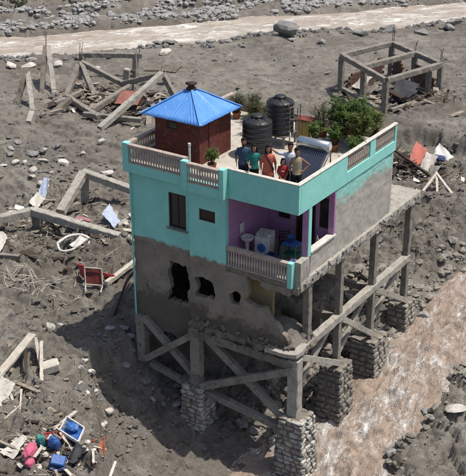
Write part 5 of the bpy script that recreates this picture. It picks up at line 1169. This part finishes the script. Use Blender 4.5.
def sack(name, x, y, rx, ry, rz_, mat, label, cat, lift=.0, seed=1, ang=0, tilt=0.):
    rg_ = np.random.default_rng(seed); bm = bmesh.new(); bmesh.ops.create_icosphere(bm, subdivisions=5, radius=1)
    V = np.array([v.co[:] for v in bm.verts]); F = [[v.index for v in f.verts] for f in bm.faces]; bm.free()
    from mathutils import noise as mn
    dsp = np.array([.30 * mn.hetero_terrain(Vector(v) * 1.3 + Vector((seed, 0, 0)), 1.0, 2.1, 5, .4) - .22 * abs(mn.noise(Vector(v) * 3.1 + Vector((0, seed, 0)))) for v in V]); V = V * (.82 + .5 * dsp)[:, None]
    V = np.sign(V) * np.abs(V) ** .8; V *= np.array([rx, ry, rz_]); mt = np.array(Euler((tilt, .1, ang)).to_matrix()); V = V @ mt.T; g_ = gz(x, y) + lift; V += np.array([x, y, g_ + rz_ * .75])
    o = MB().add(V, F, True).build(name, mat, None, (x, y, g_)); return tag(o, label, cat)
sack('bag', -21.6, 7.7, .45, .3, .25, 'sheet_white', 'white lumpy bag left of the foundation corner', 'bag', seed=3, ang=.5)
o = MB().cbox(on(-21.9, 8.3, .22), (.5, .4, .35), (.2, .3, .6), .02).build('box', 'white', None); tag(o, 'white battered box beside the white lumpy bag', 'box')
sticks('brushwood', -20.9, 8.3, .35, .3, 40, 'bundle of pale twigs beside the white bag', 'pale_wood', (.3, .7), .02, .6)
# tents of planks, lower left
fallen(on(-10.4, -5.5, .15), on(-10.55, -2.9, .75), .34, .10, 'pale_wood', 'long pale plank propped up at a slant, lower left', 'plank', None, 'plank'); 
for k, (a, b_, l) in enumerate([((-10.3, -3.0, .75), (-9.3, -3.8, 0), 'pale stick propping the long slanted plank'), ((-10.1, -2.9, .7), (-8.9, -4.3, 0), 'leaning board beside the propping stick'), ((-10.6, -3.3, .6), (-9.8, -4.2, 0), 'dark stick under the long slanted plank')]): fallen(on(*a), on(*b_), .13, .05, 'pale_wood' if k < 2 else 'dark_wood', l, 'plank', None, 'plank')
o = MB().cbox(on(-9.35, -3.3, .2), (.75, .48, .42), (.1, -.15, .9), .06).build('box', 'sheet_white', None); tag(o, 'cream box half buried beside the slanted plank', 'box')
fallen(on(-9.9, -4.6, .1), on(-8.4, -5.0, .08), .18, .06, 'wood', 'flat weathered board in front of the slanted plank', 'plank', None, 'plank'); fallen(on(-9.4, -5.6, .1), on(-8.6, -6.1, .05), .08, .05, 'pale_wood', 'thin bleached batten at the left edge', 'batten', None, 'batten')
sheet('metal_sheet', [(-9.6, -6.6), (-9.0, -6.3), (-9.1, -5.5), (-9.7, -5.6)], .03, 'sheet_white', 'bleached white sheet at the left edge below the slanted plank', 'sheet', lift=(.1, .1, .4, .35))
for k, (a, b_, l) in enumerate([((-8.2, -7.3, .05), (-8.45, -6.0, .15), 'thin pale stick standing near the left edge'), ((-8.9, -5.4, .3), (-8.3, -6.2, .1), 'thin pale stick crossing another near the left edge'), ((-7.3, -7.0, .06), (-6.75, -5.5, .14), 'long grey branch lying across the lower left mud'), ((-6.1, -6.9, .06), (-6.2, -5.4, .2), 'bleached white plank pointing into the mud behind the crate'), ((-8.2, -5.9, .1), (-7.9, -6.0, .3), 'short broken stick left of the grey branch')]):
    o = MB().bar(on(*a), on(*b_), .07 if k != 3 else .13, .05, jit=.008).build('stick', 'pale_wood' if k != 2 else 'wood', None); tag(o, l, 'stick')
# colourful heap, bottom left
cr = thing('tray', 'blue tray with a white rim tilted on the heap', 'tray', (-5.3, -6.6, gz(-5.3, -6.6)))
g0 = gz(-5.3, -6.6); T0 = [Vector((-5.72, -6.85, g0 + .22)), Vector((-4.75, -6.98, g0 + .16)), Vector((-4.92, -6.42, g0 + .36)), Vector((-5.85, -6.28, g0 + .42))]
MB().sheet(T0, .02, 6, 6, .01).build('base', 'blue_plastic', cr)
for k in range(4): MB().bar(T0[k] + Vector((0, 0, .05)), T0[(k + 1) % 4] + Vector((0, 0, .05)), .05, .12).build('rim', 'white', cr)
sack('cloth_bundle', -5.3, -6.62, .26, .18, .09, 'blue_plastic', 'crumpled blue cloth lying in the white-rimmed tray', 'cloth', .42, 8, .3, .45)
bs = thing('basket', 'broken red plastic basket in the colourful heap', 'basket', (-5.75, -7.15, gz(-5.75, -7.15))); g0 = gz(-5.75, -7.15)
for k in range(18):
    a = k * math.pi / 9; p0 = Vector((-5.75 + .16 * math.cos(a), -7.15 + .16 * math.sin(a), g0 + .05)); p1 = Vector((-5.75 + .33 * math.cos(a), -7.15 + .33 * math.sin(a), g0 + .42 + .08 * math.sin(a * 2))); MB().bar(p0, p1, .045, .012).build('slat', 'red_plastic', bs)
for r_, h_ in ((.24, .22), (.33, .43)): MB().tube([(-5.75 + r_ * math.cos(k * .35), -7.15 + r_ * math.sin(k * .35), g0 + h_ + .08 * math.sin(k * .7) * (h_ > .3)) for k in range(19)], .02, 6).build('hoop', 'red_plastic', bs)
MB().lathe([(.17, 0), (.17, .03)], (-5.75, -7.15, g0 + .04), 18).build('bottom', 'red_plastic', bs)
sack('plastic_can', -5.5, -7.4, .22, .2, .5, 'blue_plastic', 'upper blue plastic can leaning in the heap', 'can', .05, 4, .4, .5); 
o = MB().cbox(on(-5.05, -7.75, .3), (.5, .38, .55), (.45, .2, .5), .03).build('crate', 'blue_plastic', None); tag(o, 'bright blue box at the front of the heap', 'box')
sack('jerrycan', -6.02, -7.5, .22, .17, .42, 'teal_plastic', 'teal green plastic can in the heap', 'can', .08, 5, .2, .2); sack('cloth_bundle', -5.95, -8.15, .22, .45, .26, 'pink_cloth', 'pink cloth bundle at the bottom edge', 'cloth', .05, 6, .4)
sack('cloth_bundle', -5.55, -8.6, .16, .2, .14, 'pink_cloth', 'small pink rag below the pink bundle', 'cloth', .0, 16, .1)
sheet('metal_sheet', [(-6.9, -8.7), (-6.4, -8.5), (-6.45, -7.7), (-6.75, -7.8)], .03, 'sheet_white', 'pale slab of board at the left of the colourful heap', 'board', lift=(.1, .1, .35, .35))
fallen(on(-5.6, -6.95, .42), on(-3.15, -7.3, .12), .12, .06, 'pale_wood', 'long pale batten running right from the heap', 'batten', None, 'batten'); fallen(on(-3.35, -7.2, .08), on(-3.75, -6.2, .45), .09, .06, 'white', 'short white stick standing at the batten end', 'stick', None, 'stick')
of = thing('orange_panel', 'broken orange plastic panel beside the long batten', 'panel', (-3.9, -6.8, gz(-3.9, -6.8)))
g0 = gz(-3.9, -6.8); MB().sheet([(-4.15, -6.7, g0 + .06), (-3.55, -7.0, g0 + .04), (-3.75, -6.75, g0 + .3), (-4.05, -6.35, g0 + .34)], .02, 4, 4, .02).build('panel', 'orange_plastic', of); MB().bar((-4.5, -6.6, g0 + .1), (-3.95, -6.35, g0 + .36), .04, .05).build('edge', 'orange_plastic', of)
pk = left_to_right([(random.uniform(-6.7, -3.9), random.uniform(-8.5, -6.7)) for _ in range(20)])
for k, (x, y) in enumerate(pk):
    a = random.uniform(0, 6.28); l = random.uniform(.35, 1.1)
    o = MB().bar(on(x, y, .14), on(x, y, random.uniform(.1, .45)) + Vector((math.cos(a) * l, math.sin(a) * l, 0)), random.uniform(.05, .13), .035, jit=.006).build('plank', random.choice(['pale_wood', 'wood', 'wood', 'sheet_white']), None, on(x, y)); tag(o, 'broken plank in the colourful heap, ' + ORD[k] + ' from the left', 'plank', 'broken planks in the colourful heap')
hp = cluster(110, -5.6, -7.5, .8, .55, .2); rock_field('heap_rubble', hp, 'pale stones and shards among the colourful heap', 'rubble', 'pale_rock', bar_sz(110, .05, .2, 1.8))
sheet('cloth', [(-5.0, -7.4), (-4.5, -7.6), (-4.3, -7.1), (-4.8, -6.95)], .02, 'dark_cloth', 'dark rag under the white-rimmed tray', 'cloth', .08, .06, (.12, .1, .15, .2)); sheet('cloth', [(-6.5, -7.5), (-6.1, -7.7), (-6.0, -7.2), (-6.3, -7.0)], .02, 'sheet_white', 'crumpled white plastic left of the red basket', 'plastic', .1, .06, (.12, .15, .2, .2)); sheet('cloth', [(-5.3, -8.1), (-4.8, -8.2), (-4.6, -7.8), (-5.1, -7.7)], .02, 'navy_cloth', 'navy rag below the bright blue box', 'cloth', .08, .06, (.1, .08, .1, .12))
sticks('brushwood', -5.6, -7.4, .9, .7, 60, 'twigs and straw in the colourful heap', 'wood', (.3, .9), .015); sticks('brushwood', -13.2, 1.6, 1.2, .8, 25, 'pale dry stalks scattered left of the shadow', 'pale_wood', (.3, .9), .02); sticks('brushwood', -15.2, 1.5, .5, .4, 30, 'clump of dry reeds poking from the mud', 'pale_wood', (.4, 1.0), .02, .8)
sticks('brushwood', -17, 6, 4, 2.5, 160, 'splinters and sticks strewn over the left mud field', 'wood', (.3, 1.3), .022); sticks('brushwood', -9, -4.5, 2, 1.8, 60, 'splinters on the mud by the slanted plank', 'wood', (.25, .8), .016)
# ================================================================ DEBRIS BEHIND THE HOUSE, RIGHT
sheet('roof_sheet', [(-7.3, 26.0), (-6.6, 26.2), (-6.7, 27.3), (-7.4, 27.2)], .03, 'sheet_red', 'faded red sheet standing in the wreckage behind the terrace', 'sheet', lift=(.2, .15, 1.0, 1.1)); sheet('metal_sheet', [(-6.5, 25.6), (-5.6, 25.0), (-5.7, 26.6), (-6.6, 27.0)], .03, 'sheet_white', 'white board leaning right of the faded red sheet', 'board', lift=(.1, .1, 1.0, 1.0))
sheet('metal_sheet', [(-5.7, 24.6), (-5.1, 24.4), (-5.2, 25.8), (-5.8, 25.9)], .03, 'concrete', 'grey board leaning in front of the white board', 'board', lift=(.05, .05, .8, .8)); sheet('metal_sheet', [(-6.2, 27.0), (-5.1, 26.8), (-5.1, 27.6), (-6.2, 27.8)], .03, 'white', 'white crumpled sheet above the blue cloth', 'sheet', lift=(.9, .6, .8, 1.1), warp=.1)
sack('cloth_bundle', -5.7, 26.9, .45, .3, .16, 'navy_cloth', 'navy cloth draped on the wreckage behind the terrace', 'cloth', .75, 12); fallen(on(-8.2, 25.8, .9), on(-5.0, 24.9, .25), .16, .12, 'dark_wood', 'dark plank slanting across the wreckage behind the terrace', 'plank', None, 'plank')
af = thing('trestle', 'small trestle of pale poles on the mud behind the terrace', 'trestle', (-4.2, 22.8, gz(-4.2, 22.8)))
for (a, b_) in (((-4.5, 21.8, 0), (-4.5, 23.6, .85)), ((-4.6, 23.7, .85), (-3.0, 22.3, 0)), ((-4.5, 23.6, .8), (-3.8, 22.2, 0))): MB().bar(on(*a), on(*b_), .14, .10, jit=.008).build('pole', 'pale_wood', af)
sticks('brushwood', -7.4, 26.0, .9, .9, 110, 'dark roots and wreckage heaped behind the terrace', 'dark_wood', (.5, 1.7), .04, .6); sticks('brushwood', -5.0, 25.5, 1.0, .9, 60, 'pale splinters heaped behind the terrace', 'wood', (.4, 1.4), .03, .5); sticks('brushwood', -2.2, 15.5, 1.2, 2.2, 50, 'roots showing in the eroded bank behind the house', 'twig', (.4, 1.3), .025)
# ================================================================ SINGLE ROCKS
put_rocks([(-27.6, 46.3, 1.5)], 'largest dark boulder standing beside the far river', None)
put_rocks([(-29.3, 42.0, .5), (-32.6, 42.5, .45), (-33.2, 42.1, .55), (-34.4, 39.3, .6), (-31.4, 43.2, .4), (-26.6, 45.3, .5), (-24.7, 46.8, .55), (-23.4, 51.2, .8), (-22.7, 50.6, .5), (-20.2, 58.6, .7), (-18.0, 58.0, .9), (-37.6, 33.4, .6), (-38.4, 32.6, .5), (-36.2, 35.0, .5), (-39.4, 31.0, .5), (-41, 30.2, .55), (-21.6, 53.6, .9), (-19.4, 54.6, .8), (-17.6, 57.0, .7)], 'dark grey rock on the near bank of the far river', 'rocks on the near bank of the far river')
put_rocks([(-35.0, 30.6, .55), (-35.9, 33.6, .6), (-41.2, 28.2, .7), (-40.2, 29.0, .6), (-42.5, 27.2, .6), (-38.4, 30.4, .55), (-33.2, 37.0, .7)], 'pale rock on the near bank of the far river', 'pale rocks on the near bank of the far river', True)
put_rocks([(-28.4, 14.4, .4), (-27.3, 15.1, .5), (-27.0, 15.9, .42), (-25.3, 15.4, .55), (-25.9, 16.1, .4), (-29.5, 16.2, .42), (-26.4, 14.8, .36), (-28.9, 15.2, .33), (-26.8, 17.1, .3), (-24.2, 14.8, .33)], 'grey stone in the long cluster across the upper left mud', 'stones in the upper left cluster')
put_rocks([(-24.6, 15.2, .55), (-21.9, 15.7, .6), (-24.7, 18.8, .35), (-27.4, 16.4, .3), (-25.0, 13.8, .33), (-24.9, 17.2, .3)], 'pale stone on the upper left mud', 'pale stones on the upper left mud', True)
put_rocks([(-25.7, 12.2, .32), (-24.3, 12.2, .35), (-22.8, 11.4, .42), (-25.8, 13.1, .3), (-23.4, 12.6, .3), (-26.0, 11.5, .28), (-24.0, 11.7, .25)], 'stone in the small cluster behind the pale blue sheet', 'stones behind the pale blue sheet', True)
put_rocks([(-11.4, -.95, .3), (-11.7, -1.1, .2), (-11.1, -.7, .22)], 'white stone at the tip of the house shadow', 'white stones at the tip of the shadow', True); put_rocks([(-12.05, -2.6, .26)], 'lone grey stone on the left mud above the slanted plank', None)
put_rocks([(-8.8, -1.9, .22), (-8.0, -2.4, .2), (-6.5, -3.5, .22), (-8.5, -2.4, .18), (-6.8, -2.9, .25), (-7.4, -2.9, .2), (-7.7, -3.4, .18), (-6.2, -4.0, .2), (-7.0, -3.8, .16)], 'pale stone on the sunlit slope below the shadow', 'pale stones on the sunlit slope', True)
put_rocks([(-9.0, .0, .3), (-7.7, -.5, .28), (-8.7, .6, .26), (-6.4, -.7, .3), (-8.2, .3, .3), (-6.9, -.2, .35), (-6.0, -1.0, .22), (-8.4, 1.2, .33), (-5.9, .5, .3), (-5.3, -.4, .24), (-5.6, .9, .3)], 'grey stone in the shadow left of the front piers', 'stones in the shadow of the house')
put_rocks([(-.4, 1.6, .45), (-.2, 2.3, .5), (.35, 1.5, .4), (-.6, 2.8, .4), (.5, 4.7, .45), (.2, 5.2, .5), (.45, 7.7, .45), (.3, 8.3, .5), (.55, 8.8, .4), (.4, 10.9, .5), (.6, 11.6, .45), (.3, 12.2, .4), (.9, 13.0, .45), (.5, 13.6, .35), (1.0, 14.2, .4)], 'dark boulder at the stream edge below the side piers', 'boulders along the stream edge')
put_rocks([(3.3, 1.2, .35), (3.2, 2.4, .4), (3.4, 3.6, .35), (3.3, 5.0, .3), (3.2, 6.4, .35), (3.3, 8.2, .3)], 'dark rock on the right bank of the stream', 'rocks on the right stream bank'); put_rocks([(4.6, 4.8, .42), (5.1, 5.1, .3)], 'pale striped rock on the right stream bank', 'pale rocks on the right stream bank', True)
put_rocks([(-1.2, .6, .3), (-.8, 1.0, .35)], 'tumbled lump of rubble under the balcony', 'lumps under the balcony')

# ================================================================ RUBBLE UNDER AND INSIDE THE HOUSE
def chunks(name, spots, label, mat='concrete'):
    bm = MB()
    for (x, y, z, a, b_, c_) in spots:
        n0 = len(bm.v); bm.cbox((x, y, z), (a, b_, c_), (random.uniform(-.6, .6), random.uniform(-.6, .6), random.uniform(0, 3)), min(a, b_, c_) * .12); bm.v[n0:] = [(q[0] + random.uniform(-.03, .03), q[1] + random.uniform(-.03, .03), q[2] + random.uniform(-.03, .03)) for q in bm.v[n0:]]
    o = bm.build(name, mat, None, spots[0][:3]); tag(o, label, 'rubble', kind='stuff')
sp = []
for k in range(22):
    x = random.uniform(-1.9, -.15); y = random.uniform(-.1, 1.1); sp.append((x, y, 1.38 + random.uniform(0, .55) * (1 - abs(x + 1) / 1.4), random.uniform(.2, .55), random.uniform(.2, .45), random.uniform(.1, .25)))
chunks('concrete_rubble', sp, 'broken chunks heaped in the torn-open room under the balcony', 'mud_concrete')
sp = []
for k in range(46):
    y = random.uniform(1.0, 11.0); x = random.uniform(-2.6, -.5); sp.append((x, y, gz(x, y) + .08, random.uniform(.25, .8), random.uniform(.2, .6), random.uniform(.12, .35)))
chunks('concrete_rubble', sp, 'slabs of rubble on the bank under the side posts', 'mud_concrete')
pts = [(random.uniform(-3.2, .2), random.uniform(.6, 12.5)) for _ in range(520)]
rock_field('bank_rubble', pts, 'dark stones heaped on the bank under the house', 'rubble', 'stone', bar_sz(len(pts), .07, .42, 1.8))
V = []; n = 26
gxs = np.linspace(-2.2, .05, n); gys = np.linspace(-.2, 1.4, 18); X_, Y_ = np.meshgrid(gxs, gys)
Z_ = 1.27 + np.clip(1 - ((X_ + 1.1) / 1.2) ** 2, 0, 1) * np.clip(1 - ((Y_ - .75) / .95) ** 2, 0, 1) * .8 + .10 * fbm(X_ * 3, Y_ * 3, 4)
me = fast_mesh('mud_heap', np.stack([X_, Y_, Z_], -1).reshape(-1, 3), grid_faces(n, 18), True); me.materials.append(M['mud']); o = bpy.data.objects.new('mud_heap', me); link(o); tag(o, 'heap of mud filling the torn-open room under the balcony', 'mud', kind='stuff')

# ================================================================ SCRUB ON THE FAR SLOPE
P = []; pts = river_pts(420, 70.5, 80, -25, 50, .0)
for (x, y) in pts:
    r_ = random.uniform(.2, .7); h_ = random.uniform(.25, .8); g_ = gz(x, y)
    for _ in range(36):
        a = random.uniform(0, 6.28); q = random.random() ** .5; P.append((x + math.cos(a) * r_ * q, y + math.sin(a) * r_ * q, g_ + h_ * random.random() * (1.1 - q)))
V, F = leaf_cloud(P, .24); o = MB().add(V, F).build('scrub', 'leaf_dull', None, (pts[0][0], pts[0][1], gz(*pts[0]))); tag(o, 'dull scrub and weeds on the slope past the gravel bar', 'scrub', kind='stuff')

# ================================================================ SMALL SCRAPS
def scraps(cx, cy, sx, sy, n, mat, label, L=(.15, .7), lift=.12):
    bm = MB()
    for (x, y) in cluster(n, cx, cy, sx, sy, .3):
        if y > -.2 and y < 8 and x > -8.2: continue
        l = random.uniform(*L); w_ = l * random.uniform(.12, .6); bm.cbox((x, y, gz(x, y) + random.uniform(.02, lift)), (l, w_, random.uniform(.02, .06)), (random.uniform(-.35, .35), random.uniform(-.45, .45), random.uniform(0, 3.1)))
    o = bm.build('scraps', mat, None, (cx, cy, gz(cx, cy))); tag(o, label, 'debris', kind='stuff')
scraps(-18, 8.2, 2.6, 1.8, 70, 'wood', 'splintered wood scraps around the foundation beams'); scraps(-18.5, 7.0, 2.4, 1.6, 26, 'sheet_white', 'pale scraps of board around the foundation beams', (.15, .5)); scraps(-16.5, 4.2, 2.4, 1.4, 40, 'dark_wood', 'dark sticks and slats on the mud near the red chair', (.2, .9))
scraps(-9.2, -5, 1.4, 1.2, 40, 'wood', 'wood scraps by the slanted plank', (.12, .5)); scraps(-5.6, -7.4, .9, .6, 46, 'dark_wood', 'dark scraps in the colourful heap', (.12, .5)); scraps(-5.6, -7.4, .9, .6, 24, 'sheet_white', 'white scraps in the colourful heap', (.08, .3))
scraps(-29.3, 25.4, 2.0, 1.5, 80, 'wood', 'splintered boards among the collapsed beams', (.3, 1.1), .3); scraps(-29.3, 25.4, 2.0, 1.5, 50, 'dark_wood', 'dark boards among the collapsed beams', (.3, 1.2), .3); scraps(-29.0, 25.8, 2.0, 1.5, 16, 'sheet_white', 'white scraps among the collapsed beams', (.2, .6), .25)
scraps(-6.4, 26.0, 1.5, 1.0, 60, 'dark_wood', 'dark boards in the wreckage behind the terrace', (.3, 1.1), .4); scraps(-6.0, 25.8, 1.6, 1.0, 26, 'sheet_white', 'white scraps in the wreckage behind the terrace', (.2, .6), .3); scraps(-12.8, 36.6, 1.9, 1.8, 60, 'wood', 'boards strewn inside the concrete frame', (.3, 1.2), .2); scraps(-13.2, 37.2, 1.7, 1.6, 40, 'dark_wood', 'dark boards strewn inside the concrete frame', (.4, 1.4), .3)
# end
